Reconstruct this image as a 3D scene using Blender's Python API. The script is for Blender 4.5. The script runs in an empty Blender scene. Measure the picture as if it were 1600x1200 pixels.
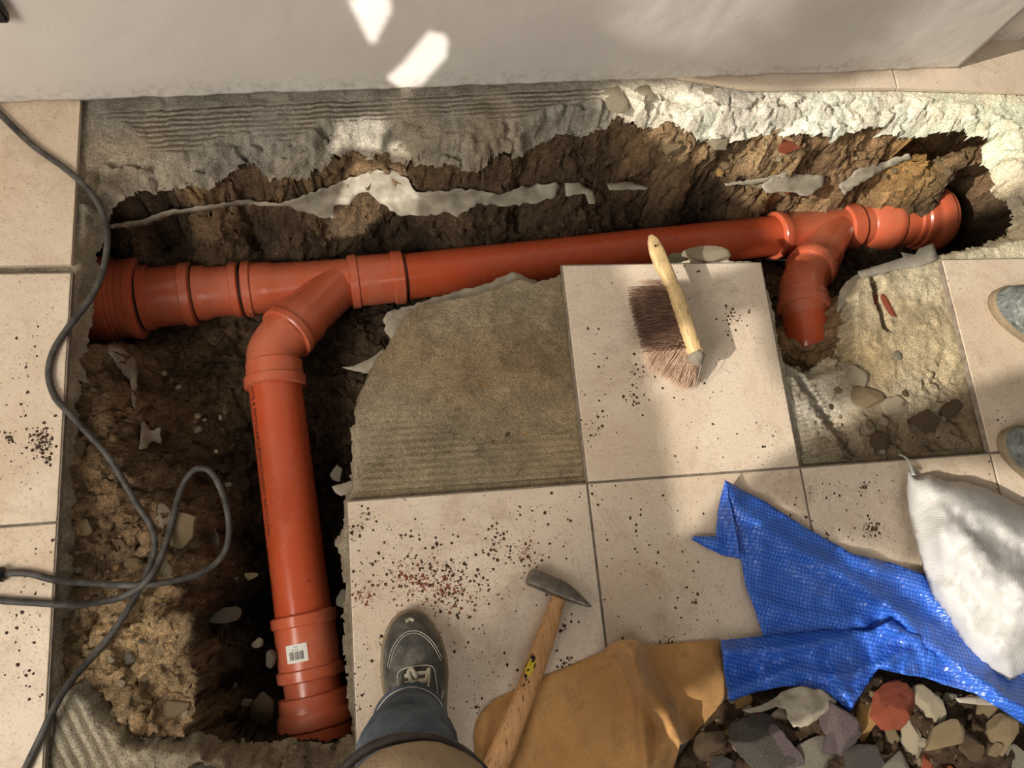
import bpy, bmesh, math, random
import numpy as np
from mathutils import Vector, Matrix, geometry
random.seed(7); RNG = np.random.default_rng(7)
S = 0.45                                   # floor tile pitch in metres
# ------------------------------------------------------------------ camera
F = 1150.0                                 # focal length in pixels of the 1600x1200 frame
CR = np.array([[0.98028942, 0.04555128, -0.19224396], [-0.09251733, 0.96561263, -0.24296666], [0.17456575, 0.25596354, 0.95079412]])
CC = np.array([-0.4027191, -0.59602868, 1.35995644])
scn = bpy.context.scene
COL = scn.collection
cam = bpy.data.cameras.new('camera'); cam.sensor_fit = 'HORIZONTAL'; cam.sensor_width = 36.0; cam.lens = 36.0*F/1600; cam.clip_start = 0.02
co = bpy.data.objects.new('camera', cam); COL.objects.link(co)
M4 = Matrix.Identity(4)
for i in range(3):
    for j in range(3): M4[i][j] = CR[i][j]
    M4[i][3] = CC[i]
co.matrix_world = M4
scn.camera = co
# ------------------------------------------------------------------ world, sun, exposure
SUN_AZ, SUN_EL = math.radians(17.0), math.radians(33.0)
SD = np.array([math.cos(SUN_EL)*math.cos(SUN_AZ), math.cos(SUN_EL)*math.sin(SUN_AZ), -math.sin(SUN_EL)])
w = bpy.data.worlds.new('world'); scn.world = w; w.use_nodes = True
w.node_tree.nodes['Background'].inputs[0].default_value = (1.0, 0.94, 0.86, 1); w.node_tree.nodes['Background'].inputs[1].default_value = 0.15
sl = bpy.data.lights.new('sun', 'SUN'); sl.energy = 3.9; sl.color = (1.0, 0.93, 0.83); sl.angle = math.radians(0.6)
so = bpy.data.objects.new('sun', sl); COL.objects.link(so); so.rotation_euler = Vector(-SD).to_track_quat('Z', 'Y').to_euler(); so.location = tuple(-SD*6)
al = bpy.data.lights.new('window_daylight', 'AREA'); al.shape = 'RECTANGLE'; al.size = 0.35; al.size_y = 1.7; al.energy = 10; al.color = (1.0, 0.93, 0.84)
ao = bpy.data.objects.new('window_daylight', al); COL.objects.link(ao); ao.location = (0.25, -2.3, 2.6); ao.rotation_euler = (Vector((0.25, -2.3, 2.6))-Vector((-0.2, -0.1, -0.2))).to_track_quat('Z', 'Y').to_euler()
bl = bpy.data.lights.new('window_daylight_left', 'AREA'); bl.shape = 'RECTANGLE'; bl.size = 1.2; bl.size_y = 1.4; bl.energy = 72; bl.color = (1.0, 0.94, 0.86)
bo = bpy.data.objects.new('window_daylight_left', bl); COL.objects.link(bo); bo.location = (-2.2, -1.5, 1.8); bo.rotation_euler = (Vector((-2.2, -1.5, 1.8))-Vector((-0.6, 0.0, 0.0))).to_track_quat('Z', 'Y').to_euler()
vs = scn.view_settings; vs.view_transform = 'Standard'; vs.look = 'None'; vs.gamma = 1; vs.use_curve_mapping = False; vs.exposure = 0.0

# ------------------------------------------------------------------ helpers: pixels to places
def ray(px, py): return CR @ np.array([(px-800)/F, -(py-600)/F, -1.0])
def P(px, py, z=0.0):
    d = ray(px, py); return CC + d*((z-CC[2])/d[2])
def Pa(px, py, z):
    px = np.asarray(px, float); py = np.asarray(py, float); z = np.asarray(z, float)+0*px
    d = np.stack([(px-800)/F, -(py-600)/F, -np.ones_like(px)], -1) @ CR.T
    return CC + d*((z-CC[2])/d[..., 2])[..., None]
def proj(X):
    v = (np.asarray(X)-CC) @ CR
    return np.stack([800+F*v[..., 0]/-v[..., 2], 600-F*v[..., 1]/-v[..., 2]], -1)
# ------------------------------------------------------------------ helpers: noise
def hsh(ix, iy, iz, s=0):
    with np.errstate(over='ignore'):
        h = (ix.astype(np.int64).astype(np.uint32)*np.uint32(374761393)) ^ (iy.astype(np.int64).astype(np.uint32)*np.uint32(668265263)) ^ (iz.astype(np.int64).astype(np.uint32)*np.uint32(2246822519)) ^ np.uint32((s*3266489917) & 0xffffffff)
        h = (h ^ (h >> np.uint32(13)))*np.uint32(1274126177); h = (h ^ (h >> np.uint32(16)))*np.uint32(2654435769)
        h = h ^ (h >> np.uint32(15))
    return h.astype(np.float64)/4294967295.0
def vnoise(x, y, z=None, s=0):
    x = np.asarray(x, float); y = np.asarray(y, float); z = np.zeros_like(x) if z is None else np.asarray(z, float)
    fx, fy, fz = np.floor(x), np.floor(y), np.floor(z); u, v, ww = x-fx, y-fy, z-fz
    u = u*u*(3-2*u); v = v*v*(3-2*v); ww = ww*ww*(3-2*ww); r = 0
    for a in (0, 1):
        for b in (0, 1):
            for c in (0, 1):
                r = r + hsh(fx+a, fy+b, fz+c, s)*(u if a else 1-u)*(v if b else 1-v)*(ww if c else 1-ww)
    return r*2-1
def fbm(x, y, z=None, s=0, o=4):
    r = 0; a = 1.0; t = 0; zz = None if z is None else np.asarray(z, float)
    x = np.asarray(x, float); y = np.asarray(y, float)
    for i in range(o):
        r = r+a*vnoise(x, y, zz, s+i*17); t += a; a *= .5; x = x*2.03+5.1; y = y*2.03-3.7
        zz = None if zz is None else zz*2.03+1.3
    return r/t
def facets(x, y, s=0, tilt=1.0):
    """broken-rock relief: every cell of a jittered lattice is a plane of its own; second value is 0 at the cracks"""
    fx, fy = np.floor(x), np.floor(y); best = np.full(x.shape, 9.0); sec = np.full(x.shape, 9.0); h = np.zeros_like(x)
    for a in (-1, 0, 1):
        for b in (-1, 0, 1):
            cx, cy = fx+a, fy+b; z0 = np.zeros_like(cx)
            qx = cx+.1+.8*hsh(cx, cy, z0, s); qy = cy+.1+.8*hsh(cx, cy, z0, s+1)
            d = (x-qx)**2+(y-qy)**2
            hh = (hsh(cx, cy, z0, s+2)-.5)+tilt*((x-qx)*(hsh(cx, cy, z0, s+3)-.5)+(y-qy)*(hsh(cx, cy, z0, s+4)-.5))
            m = d < best
            sec = np.where(m, best, np.minimum(sec, d)); h = np.where(m, hh, h); best = np.where(m, d, best)
    return h, np.sqrt(sec)-np.sqrt(best)
def sm(x): x = np.clip(x, 0, 1); return x*x*(3-2*x)
# ------------------------------------------------------------------ helpers: materials
def lin(c): return tuple(((v/255)/12.92 if v/255 <= .04045 else ((v/255+.055)/1.055)**2.4) for v in c)
def L4(c): return (*lin(c), 1)
class NT:
    def __init__(s, name, rough=.6, spec=.4):
        s.m = bpy.data.materials.new(name); s.m.use_nodes = True; s.t = s.m.node_tree; s.b = s.t.nodes['Principled BSDF']
        s.b.inputs['Roughness'].default_value = rough; s.b.inputs['Specular IOR Level'].default_value = spec
        s._c = None
    def n(s, ty, **k):
        q = s.t.nodes.new(ty)
        for a, v in k.items(): setattr(q, a, v)
        return q
    def l(s, a, b): s.t.links.new(a, b)
    def co(s, rnd=False):
        if s._c is None:
            tc = s.n('ShaderNodeTexCoord'); s._c = tc.outputs['Object']
            if rnd:
                oi = s.n('ShaderNodeObjectInfo'); mu = s.n('ShaderNodeMath', operation='MULTIPLY'); s.l(oi.outputs['Random'], mu.inputs[0]); mu.inputs[1].default_value = 37.0
                ad = s.n('ShaderNodeVectorMath', operation='ADD'); s.l(s._c, ad.inputs[0]); s.l(mu.outputs[0], ad.inputs[1]); s._c = ad.outputs[0]
        return s._c
    def noise(s, sc, det=4, ro=.55, dist=0, vec=None):
        q = s.n('ShaderNodeTexNoise'); q.inputs['Scale'].default_value = sc; q.inputs['Detail'].default_value = det; q.inputs['Roughness'].default_value = ro; q.inputs['Distortion'].default_value = dist
        s.l(vec or s.co(), q.inputs['Vector']); return q.outputs['Fac']
    def vor(s, sc, feat='F1', rnd=1.0):
        q = s.n('ShaderNodeTexVoronoi', feature=feat); q.inputs['Scale'].default_value = sc; q.inputs['Randomness'].default_value = rnd; s.l(s.co(), q.inputs['Vector']); return q.outputs['Distance']
    def ramp(s, fac, stops):
        q = s.n('ShaderNodeValToRGB'); e = q.color_ramp.elements
        while len(e) > 1: e.remove(e[-1])
        for i, (p, c) in enumerate(stops):
            el = e[0] if i == 0 else e.new(p)
            el.position = p; el.color = (c, c, c, 1) if isinstance(c, (int, float)) else L4(c)
        s.l(fac, q.inputs[0]); return q.outputs['Color']
    def mix(s, fac, a, b, bt='MIX'):
        q = s.n('ShaderNodeMix', data_type='RGBA', blend_type=bt)
        for v, i in ((fac, 0), (a, 6), (b, 7)):
            if isinstance(v, bpy.types.NodeSocket): s.l(v, q.inputs[i])
            elif i == 0: q.inputs[0].default_value = v
            else: q.inputs[i].default_value = L4(v)
        return q.outputs[2]
    def mth(s, op, a, b=0.0):
        q = s.n('ShaderNodeMath', operation=op)
        for i, v in enumerate((a, b)):
            if isinstance(v, bpy.types.NodeSocket): s.l(v, q.inputs[i])
            else: q.inputs[i].default_value = v
        return q.outputs[0]
    def attr(s, nm):
        q = s.n('ShaderNodeAttribute'); q.attribute_name = nm; return q
    def col(s, c):
        if isinstance(c, bpy.types.NodeSocket): s.l(c, s.b.inputs['Base Color'])
        else: s.b.inputs['Base Color'].default_value = L4(c)
    def rough(s, v): s.l(v, s.b.inputs['Roughness'])
    def bump(s, h, dist=.002, st=1.0):
        q = s.n('ShaderNodeBump'); q.inputs['Distance'].default_value = dist; q.inputs['Strength'].default_value = st; s.l(h, q.inputs['Height']); s.l(q.outputs[0], s.b.inputs['Normal'])
MAT = {}
def simple(name, c1, c2, sc=30, rough=.7, bd=.001, bsc=None, spec=.35, rnd=True, det=5):
    t = NT(name, rough, spec); t.co(rnd)
    n1 = t.noise(sc, det, .6)
    t.col(t.ramp(n1, [(.3, c1), (.7, c2)]))
    if bd: t.bump(t.noise(bsc or sc*4, 5, .65), bd)
    MAT[name] = t.m; return t.m
# orange PVC
def mk_pvc(name, c1, c2, dust=.35):
    t = NT(name, .3, .5); t.co()
    d = t.ramp(t.noise(9, 5, .65), [(.45, 0.0), (.75, 1.0)])
    base = t.mix(t.noise(3, 2), c1, c2)
    dd = t.mth('MULTIPLY', d, dust)
    t.col(t.mix(dd, base, (190, 140, 112)))
    t.rough(t.mth('ADD', t.mth('MULTIPLY', d, .3), .2))
    t.bump(t.noise(220, 2, .5), .0002, .4); MAT[name] = t.m
mk_pvc('pvc_pipe', (190, 80, 46), (198, 88, 52), .12)
mk_pvc('pvc_fitting', (194, 94, 62), (202, 102, 70), .34)
simple('rubber_black', (16, 15, 15), (34, 32, 30), 60, .6)
simple('cable_rubber', (40, 38, 36), (92, 88, 82), 45, .55, .0006)
simple('print_black', (30, 18, 14), (40, 25, 18), 60, .6, 0)
simple('sticker', (226, 220, 208), (236, 232, 222), 40, .5, 0)
# wood
def mk_wood(name, a, b, c, rough=.55):
    t = NT(name, rough, .35)
    mp = t.n('ShaderNodeMapping'); mp.inputs['Scale'].default_value = (1, .07, 1); t.l(t.co(), mp.inputs['Vector'])
    g = t.noise(160, 5, .65, .6, mp.outputs[0]); k = t.noise(330, 3, .6, .2, mp.outputs[0])
    base = t.ramp(g, [(.3, a), (.55, b), (.75, a)])
    dk = t.ramp(k, [(.3, 1.0), (.42, 0.0)]); dirt = t.ramp(t.noise(16, 5, .7), [(.5, 0.0), (.75, .75)])
    q = t.mix(dk, base, c); t.col(t.mix(dirt, q, c)); t.bump(k, .0006); MAT[name] = t.m
mk_wood('wood_hammer', (180, 130, 82), (204, 156, 106), (84, 56, 34))
mk_wood('wood_brush', (186, 154, 104), (214, 184, 134), (104, 82, 56))
t = NT('steel', .42, .5); t.b.inputs['Metallic'].default_value = .75
t.col(t.ramp(t.noise(45, 6, .7), [(.3, (96, 86, 74)), (.6, (140, 130, 116))])); t.bump(t.noise(120, 5, .7), .0006); MAT['steel'] = t.m
simple('bristle_shaded', (96, 70, 56), (134, 104, 84), 60, .6, 0)  # darker copy, shadow across the upper bristles put into the colour
simple('bristle_lit', (176, 142, 116), (206, 176, 150), 60, .6, 0)  # paler copy, sunlight on the bristles put into the colour
# floor tile
t = NT('tile', .42, .4); t.co(True)
b1 = t.mix(t.ramp(t.noise(5.5, 6, .62, .8), [(.35, 0.0), (.65, 1.0)]), (220, 202, 178), (203, 181, 155))
b1 = t.mix(t.ramp(t.noise(1.6, 3), [(.4, 0.0), (.65, .55)]), b1, (229, 215, 197))
vein = t.ramp(t.noise(3.2, 7, .68, .7), [(.49, 0.0), (.5, .2), (.51, 0.0)])
b1 = t.mix(vein, b1, (160, 124, 98))
sp = t.ramp(t.noise(210, 3, .75), [(.56, 0.0), (.70, .65)]); b1 = t.mix(sp, b1, (150, 116, 88))
smud = t.ramp(t.noise(9, 8, .78, .4), [(.54, 0.0), (.78, .7)]); b1 = t.mix(smud, b1, (150, 122, 94))
pit = t.mth('MULTIPLY', t.ramp(t.vor(55), [(.09, 1.0), (.15, 0.0)]), t.ramp(t.noise(11, 4), [(.5, 0.0), (.64, .8)]))
b1 = t.mix(pit, b1, (98, 72, 52)); t.col(b1)
t.bump(t.noise(60, 5, .6), .0007, .6); MAT['tile'] = t.m
simple('grout', (112, 100, 88), (150, 138, 122), 60, .9, .0008)
# wall plaster
t = NT('plaster', .62, .35); t.co()
b1 = t.ramp(t.noise(2.4, 5, .6), [(.3, (216, 208, 198)), (.7, (228, 221, 212))])
geo = t.n('ShaderNodeSeparateXYZ'); t.l(t.co(), geo.inputs[0])
low = t.ramp(t.mth('ADD', geo.outputs[2], t.mth('MULTIPLY', t.noise(18, 4, .7), .1)), [(.06, .55), (.11, 0.0)])
b1 = t.mix(t.mth('MULTIPLY', low, t.ramp(t.noise(60, 5, .7), [(.45, 0.0), (.7, 1.0)])), b1, (140, 126, 108))
scr = t.ramp(t.noise(7, 3, .5, 2.2), [(.494, 0.0), (.5, .14), (.506, 0.0)]); scr = t.mth('MULTIPLY', scr, t.ramp(t.noise(4, 2), [(.55, 0.0), (.66, 1.0)]))
t.col(t.mix(scr, b1, (120, 110, 100))); t.bump(t.noise(26, 6, .62, .5), .0014, .6); MAT['plaster'] = t.m
# ground (albedo attribute + grain)
def mk_ground(name, grain, rough, dist):
    t = NT(name, rough, .25)
    a = t.attr('alb').outputs['Color']
    g1 = t.ramp(t.noise(22, 6, .68), [(.3, .75), (.7, 1.4)]); g2 = t.ramp(t.noise(150, 5, .75), [(.3, 1-grain), (.7, 1+grain)])
    q = t.n('ShaderNodeMix', data_type='RGBA', blend_type='MULTIPLY', clamp_result=False); q.inputs[0].default_value = 1; t.l(a, q.inputs[6]); t.l(g1, q.inputs[7])
    q2 = t.n('ShaderNodeMix', data_type='RGBA', blend_type='MULTIPLY', clamp_result=False); q2.inputs[0].default_value = 1; t.l(q.outputs[2], q2.inputs[6]); t.l(g2, q2.inputs[7])
    peb = t.mth('MULTIPLY', t.ramp(t.vor(95), [(.13, 1.0), (.2, 0.0)]), t.ramp(t.noise(31, 3), [(.5, 0.0), (.62, .8)]))
    r = t.mix(peb, q2.outputs[2], (176, 158, 128)) if grain > .3 else t.mix(peb, q2.outputs[2], (150, 132, 104))
    g3 = t.ramp(t.noise(430, 3, .7), [(.32, .45), (.5, 1.0), (.68, 1.6)])
    q3 = t.n('ShaderNodeMix', data_type='RGBA', blend_type='MULTIPLY', clamp_result=False); q3.inputs[0].default_value = 1; t.l(r, q3.inputs[6]); t.l(g3, q3.inputs[7]); r = q3.outputs[2]
    spk = t.mth('MULTIPLY', t.ramp(t.vor(240), [(.12, 1.0), (.2, 0.0)]), t.ramp(t.noise(90, 2), [(.55, 0.0), (.62, .75)])); r = t.mix(spk, r, (186, 168, 138))
    rd = t.attr('ridge').outputs['Fac']; ph = t.attr('phase').outputs['Fac']
    wv = t.mth('MULTIPLY', t.mth('SINE', t.mth('ADD', ph, t.mth('MULTIPLY', t.noise(40, 3), 2.2))), rd)
    r = t.mix(t.ramp(t.mth('MULTIPLY', wv, -1.0), [(.25, 0.0), (.75, .75)]), r, (112, 94, 70))
    dk = t.mth('MULTIPLY', t.ramp(t.noise(48, 5, .7), [(.62, 0.0), (.75, .7)]), .8)
    t.col(t.mix(dk, r, (58, 46, 34)) if name == 'screed' else r)
    hh = t.mth('ADD', t.mth('MULTIPLY', t.noise(70, 7, .72), 1.0), t.mth('MULTIPLY', wv, .55))
    hh = t.mth('ADD', hh, t.mth('MULTIPLY', t.noise(260, 4, .7), .35)); t.bump(hh, dist); MAT[name] = t.m
mk_ground('screed', .22, .88, .006); mk_ground('soil', .5, .9, .012)
t = NT('membrane', .55, .4); t.co(); t.col(t.ramp(t.noise(20, 5, .7), [(.3, (124, 114, 98)), (.7, (172, 163, 144))])); t.bump(t.noise(50, 4), .0015); MAT['membrane'] = t.m
# tarp
t = NT('tarp', .26, .55); t.co()
mp = t.n('ShaderNodeMapping'); mp.inputs['Rotation'].default_value = (0, 0, .32); t.l(t.co(), mp.inputs['Vector'])
sx = t.n('ShaderNodeSeparateXYZ'); t.l(mp.outputs[0], sx.inputs[0])
gx = t.mth('POWER', t.mth('ABSOLUTE', t.mth('SINE', t.mth('MULTIPLY', sx.outputs[0], 420))), .6); gy = t.mth('POWER', t.mth('ABSOLUTE', t.mth('SINE', t.mth('MULTIPLY', sx.outputs[1], 420))), .6)
gr = t.mth('MULTIPLY', gx, gy)
b1 = t.mix(gr, (36, 78, 172), (64, 120, 226)); b1 = t.mix(t.ramp(t.noise(9, 6, .7), [(.56, 0.0), (.85, .6)]), b1, (120, 122, 128)); t.col(b1)
t.bump(t.mth('ADD', t.mth('MULTIPLY', gr, .25), t.noise(30, 5, .6)), .005, .8); MAT['tarp'] = t.m
t = NT('sack', .45, .4); t.co(); sx = t.n('ShaderNodeSeparateXYZ'); t.l(t.co(), sx.inputs[0])
gr = t.mth('MULTIPLY', t.mth('SINE', t.mth('MULTIPLY', sx.outputs[0], 900)), t.mth('SINE', t.mth('MULTIPLY', sx.outputs[1], 900)))
b1 = t.mix(t.ramp(t.noise(14, 6, .7), [(.6, 0.0), (.9, .5)]), (198, 196, 192), (160, 150, 138)); t.col(b1)
t.bump(t.mth('ADD', t.mth('MULTIPLY', gr, .06), t.noise(12, 3, .5)), .006, .6); MAT['sack'] = t.m
t = NT('suede', .85, .2); t.co()
b1 = t.ramp(t.noise(7, 5, .65), [(.3, (160, 116, 68)), (.7, (206, 158, 100))]); b1 = t.mix(t.ramp(t.noise(15, 6, .75), [(.5, 0.0), (.78, .75)]), b1, (96, 74, 48)); t.col(b1)
t.bump(t.noise(90, 6, .75), .0016); t.b.inputs['Sheen Weight'].default_value = .2; MAT['suede'] = t.m
t = NT('denim', .85, .2); t.co(); sx = t.n('ShaderNodeSeparateXYZ'); t.l(t.co(), sx.inputs[0])
tw = t.mth('SINE', t.mth('MULTIPLY', t.mth('ADD', sx.outputs[0], sx.outputs[2]), 2600))
b1 = t.ramp(t.noise(16, 6, .7), [(.3, (50, 60, 72)), (.72, (118, 128, 136))]); t.col(b1); t.bump(t.mth('ADD', t.noise(30, 6, .6), t.mth('MULTIPLY', tw, .1)), .003); MAT['denim'] = t.m
t = NT('shoe_leather', .5, .4); t.co(True); b1 = t.ramp(t.noise(22, 6, .7), [(.3, (40, 39, 37)), (.5, (74, 72, 66)), (.72, (138, 132, 120))]); t.col(b1); t.bump(t.noise(60, 6, .65), .0014); MAT['shoe_leather'] = t.m
t = NT('shoe_grey', .75, .3); t.co(True); b1 = t.ramp(t.noise(26, 6, .75, 1.5), [(.35, (66, 70, 70)), (.55, (118, 122, 118)), (.75, (168, 166, 154))]); t.col(b1); t.bump(t.noise(60, 6, .65), .0014); MAT['shoe_grey'] = t.m
simple('shoe_sole', (120, 106, 84), (150, 134, 108), 40, .8); simple('lace', (176, 168, 148), (204, 196, 176), 90, .85); simple('stitch', (196, 190, 174), (210, 204, 190), 90, .85, 0)
simple('shoe_yellow', (196, 150, 60), (210, 168, 80), 50, .7)
simple('kneepad', (136, 116, 90), (172, 150, 120), 14, .8, .002, 60); simple('dark_leather', (34, 28, 26), (66, 56, 52), 30, .4, .001)
simple('brick_red', (150, 74, 50), (186, 98, 66), 22, .92, .003, 90); simple('slate_purple', (84, 72, 74), (126, 110, 108), 16, .8, .003, 70)
simple('slate_dark', (62, 58, 54), (98, 90, 82), 16, .8, .003, 60)
simple('stone_pale', (168, 152, 124), (206, 192, 164), 26, .9, .003, 90); simple('stone_tan', (134, 114, 84), (172, 150, 114), 26, .92, .003, 90)
simple('stone_grey', (120, 112, 98), (160, 150, 132), 26, .9, .003, 90); simple('stone_brown', (84, 68, 50), (120, 98, 72), 26, .92, .003, 90)
simple('stone_ochre', (176, 136, 76), (200, 162, 102), 26, .9, .003, 90)
simple('crumb', (52, 40, 30), (88, 68, 50), 80, .95, 0); simple('brick_dust', (120, 70, 54), (150, 92, 72), 80, .95, 0)
simple('yellow_print', (214, 182, 40), (228, 198, 60), 60, .5, 0); simple('board_grey', (150, 142, 128), (178, 168, 152), 20, .8, .002)
simple('plastic_black', (14, 14, 15), (24, 24, 25), 40, .45)
# ------------------------------------------------------------------ helpers: objects
def obj(name, me, mat, parent=None, smooth=True):
    if isinstance(me, bmesh.types.BMesh):
        b = me; me = bpy.data.meshes.new(name); b.to_mesh(me); b.free()
    if mat and not me.materials: me.materials.append(MAT[mat] if isinstance(mat, str) else mat)
    if smooth and len(me.polygons): me.polygons.foreach_set('use_smooth', [True]*len(me.polygons))
    o = bpy.data.objects.new(name, me); COL.objects.link(o)
    if parent: o.parent = parent
    return o
def pyobj(name, V, Fc, mat, parent=None, smooth=True):
    me = bpy.data.meshes.new(name); me.from_pydata([tuple(v) for v in V], [], [tuple(f) for f in Fc]); me.update()
    return obj(name, me, mat, parent, smooth)
def tag(o, label, cat, group=None, kind=None):
    if label: o['label'] = label
    if cat: o['category'] = cat
    if group: o['group'] = group
    if kind: o['kind'] = kind
    return o
def empty(name, loc=(0, 0, 0)):
    o = bpy.data.objects.new(name, None); COL.objects.link(o); o.location = loc; o.empty_display_size = .05; return o
def rel(V, root): return np.asarray(V, float)-np.array(root.location)
def frame(d):
    d = np.asarray(d, float); d = d/np.linalg.norm(d); up = np.array([0, 0, 1.]) if abs(d[2]) < .95 else np.array([1., 0, 0])
    a = np.cross(d, up); a /= np.linalg.norm(a); return d, a, np.cross(a, d)      # dir, side, up-ish
def lathe(A, B, prof, n=40, caps=True):
    A = np.asarray(A, float); B = np.asarray(B, float); d, a, b = frame(B-A); L = np.linalg.norm(B-A); V = []; Fc = []
    for u, r in prof:
        c = A+d*(u*L)
        for k in range(n): th = 2*math.pi*k/n; V.append(c+r*(a*math.cos(th)+b*math.sin(th)))
    m = len(prof)
    for i in range(m-1):
        for k in range(n): Fc.append((i*n+k, (i+1)*n+k, (i+1)*n+(k+1) % n, i*n+(k+1) % n))
    if caps: Fc.append(tuple(range(n))); Fc.append(tuple((m-1)*n+k for k in range(n))[::-1])
    return V, Fc
def sweep(pts, rad, n=8, caps=True, flat=1.0):
    pts = np.asarray(pts, float); m = len(pts); rad = np.broadcast_to(np.asarray(rad, float), (m,)); V = []; Fc = []; pa = None
    for i in range(m):
        d = pts[min(i+1, m-1)]-pts[max(i-1, 0)]; d = d/np.linalg.norm(d)
        if pa is None: _, a, b = frame(d)
        else: a = pa-d*(pa@d); a /= np.linalg.norm(a); b = np.cross(a, d)
        pa = a
        for k in range(n): th = 2*math.pi*k/n; V.append(pts[i]+rad[i]*(a*math.cos(th)+flat*b*math.sin(th)))
    for i in range(m-1):
        for k in range(n): Fc.append((i*n+k, (i+1)*n+k, (i+1)*n+(k+1) % n, i*n+(k+1) % n))
    if caps: Fc.append(tuple(range(n))); Fc.append(tuple((m-1)*n+k for k in range(n))[::-1])
    return V, Fc
def catmull(pts, k=8):
    pts = np.asarray(pts, float); q = np.vstack([2*pts[0]-pts[1], pts, 2*pts[-1]-pts[-2]]); out = []
    for i in range(1, len(q)-2):
        for j in range(k):
            t_ = j/k; a, b, c, d = q[i-1], q[i], q[i+1], q[i+2]
            out.append(.5*((2*b)+(c-a)*t_+(2*a-5*b+4*c-d)*t_*t_+(3*b-a-3*c+d)*t_**3))
    out.append(pts[-1]); return np.array(out)
def joinVF(parts):
    V = []; Fc = []
    for v, f in parts:
        o = len(V); V += list(v); Fc += [tuple(i+o for i in q) for q in f]
    return V, Fc
def inpoly(x, y, poly):
    r = np.zeros(x.shape, bool); n = len(poly); j = n-1
    for i in range(n):
        xi, yi, xj, yj = poly[i][0], poly[i][1], poly[j][0], poly[j][1]
        c = ((yi > y) != (yj > y)); r ^= c & (x < (xj-xi)*(y-yi)/((yj-yi) if yj != yi else 1e-12)+xi); j = i
    return r
def sdist(x, y, poly, extra=None):
    """unsigned distance to the outline; extra: value per outline point, interpolated at the nearest place"""
    best = np.full(x.shape, 1e9); ev = np.zeros(x.shape); n = len(poly)
    for i in range(n):
        a = poly[i]; b = poly[(i+1) % n]; dx, dy = b[0]-a[0], b[1]-a[1]; q = dx*dx+dy*dy+1e-15
        t_ = np.clip(((x-a[0])*dx+(y-a[1])*dy)/q, 0, 1); d = (x-a[0]-t_*dx)**2+(y-a[1]-t_*dy)**2; m = d < best
        best = np.where(m, d, best)
        if extra is not None: ev = np.where(m, extra[i]+(extra[(i+1) % n]-extra[i])*t_, ev)
    return np.sqrt(best), ev
def resample(out, step, jit=0.0, seed=0):
    r = random.Random(seed); pts = []
    for i in range(len(out)):
        a = out[i]; b = out[(i+1) % len(out)]; L = math.hypot(b[0]-a[0], b[1]-a[1]); n = max(1, int(L/step)); nx, ny = -(b[1]-a[1])/max(L, 1e-9), (b[0]-a[0])/max(L, 1e-9)
        for k in range(n):
            f = k/n; j = r.uniform(-jit, jit) if k else 0; pts.append((a[0]+(b[0]-a[0])*f+nx*j, a[1]+(b[1]-a[1])*f+ny*j))
    return pts
def sheet(name, outline, hf, mat, parent=None, step=8, jit=0.0, thick=.002, seed=1, smooth=True, sub=0, origin=None):
    """a sheet lying over the ground: outline given in photo pixels, hf(px, py) its height in metres"""
    ol = resample(outline, step, jit, seed); xs = [p[0] for p in ol]; ys = [p[1] for p in ol]
    gx, gy = np.meshgrid(np.arange(min(xs), max(xs), step), np.arange(min(ys), max(ys), step)); gx = gx+RNG.uniform(-.2, .2, gx.shape)*step; gy = gy+RNG.uniform(-.2, .2, gy.shape)*step
    m = inpoly(gx, gy, ol); gx, gy = gx[m], gy[m]; d, _ = sdist(gx, gy, ol); k = d > step*.45; gx, gy = gx[k], gy[k]
    v2 = [Vector(p) for p in ol]+[Vector((float(a), float(b))) for a, b in zip(gx, gy)]; n = len(ol)
    rv, re, rf, *_ = geometry.delaunay_2d_cdt(v2, [(i, (i+1) % n) for i in range(n)], [], 1, 1e-4)
    px = np.array([v[0] for v in rv]); py = np.array([v[1] for v in rv]); V = Pa(px, py, hf(px, py))
    if parent is not None and origin is None: V = V-np.array(parent.location)
    o = pyobj(name, V, [tuple(reversed(f)) for f in rf], mat, parent, smooth)
    # make normals face up
    me = o.data
    if sum(p.normal.z*p.area for p in me.polygons) < 0: me.flip_normals()
    if thick: md = o.modifiers.new('thickness', 'SOLIDIFY'); md.thickness = thick; md.offset = -1
    return o
def ridge(px, py, pts, wid, h):
    """height of a fold running along a pixel polyline"""
    best = np.full(np.shape(px), 1e9)
    for i in range(len(pts)-1):
        a, b = pts[i], pts[i+1]; dx, dy = b[0]-a[0], b[1]-a[1]; q = dx*dx+dy*dy; t_ = np.clip(((px-a[0])*dx+(py-a[1])*dy)/q, 0, 1)
        best = np.minimum(best, np.hypot(px-a[0]-t_*dx, py-a[1]-t_*dy))
    return h*np.exp(-(best/wid)**2)
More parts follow.
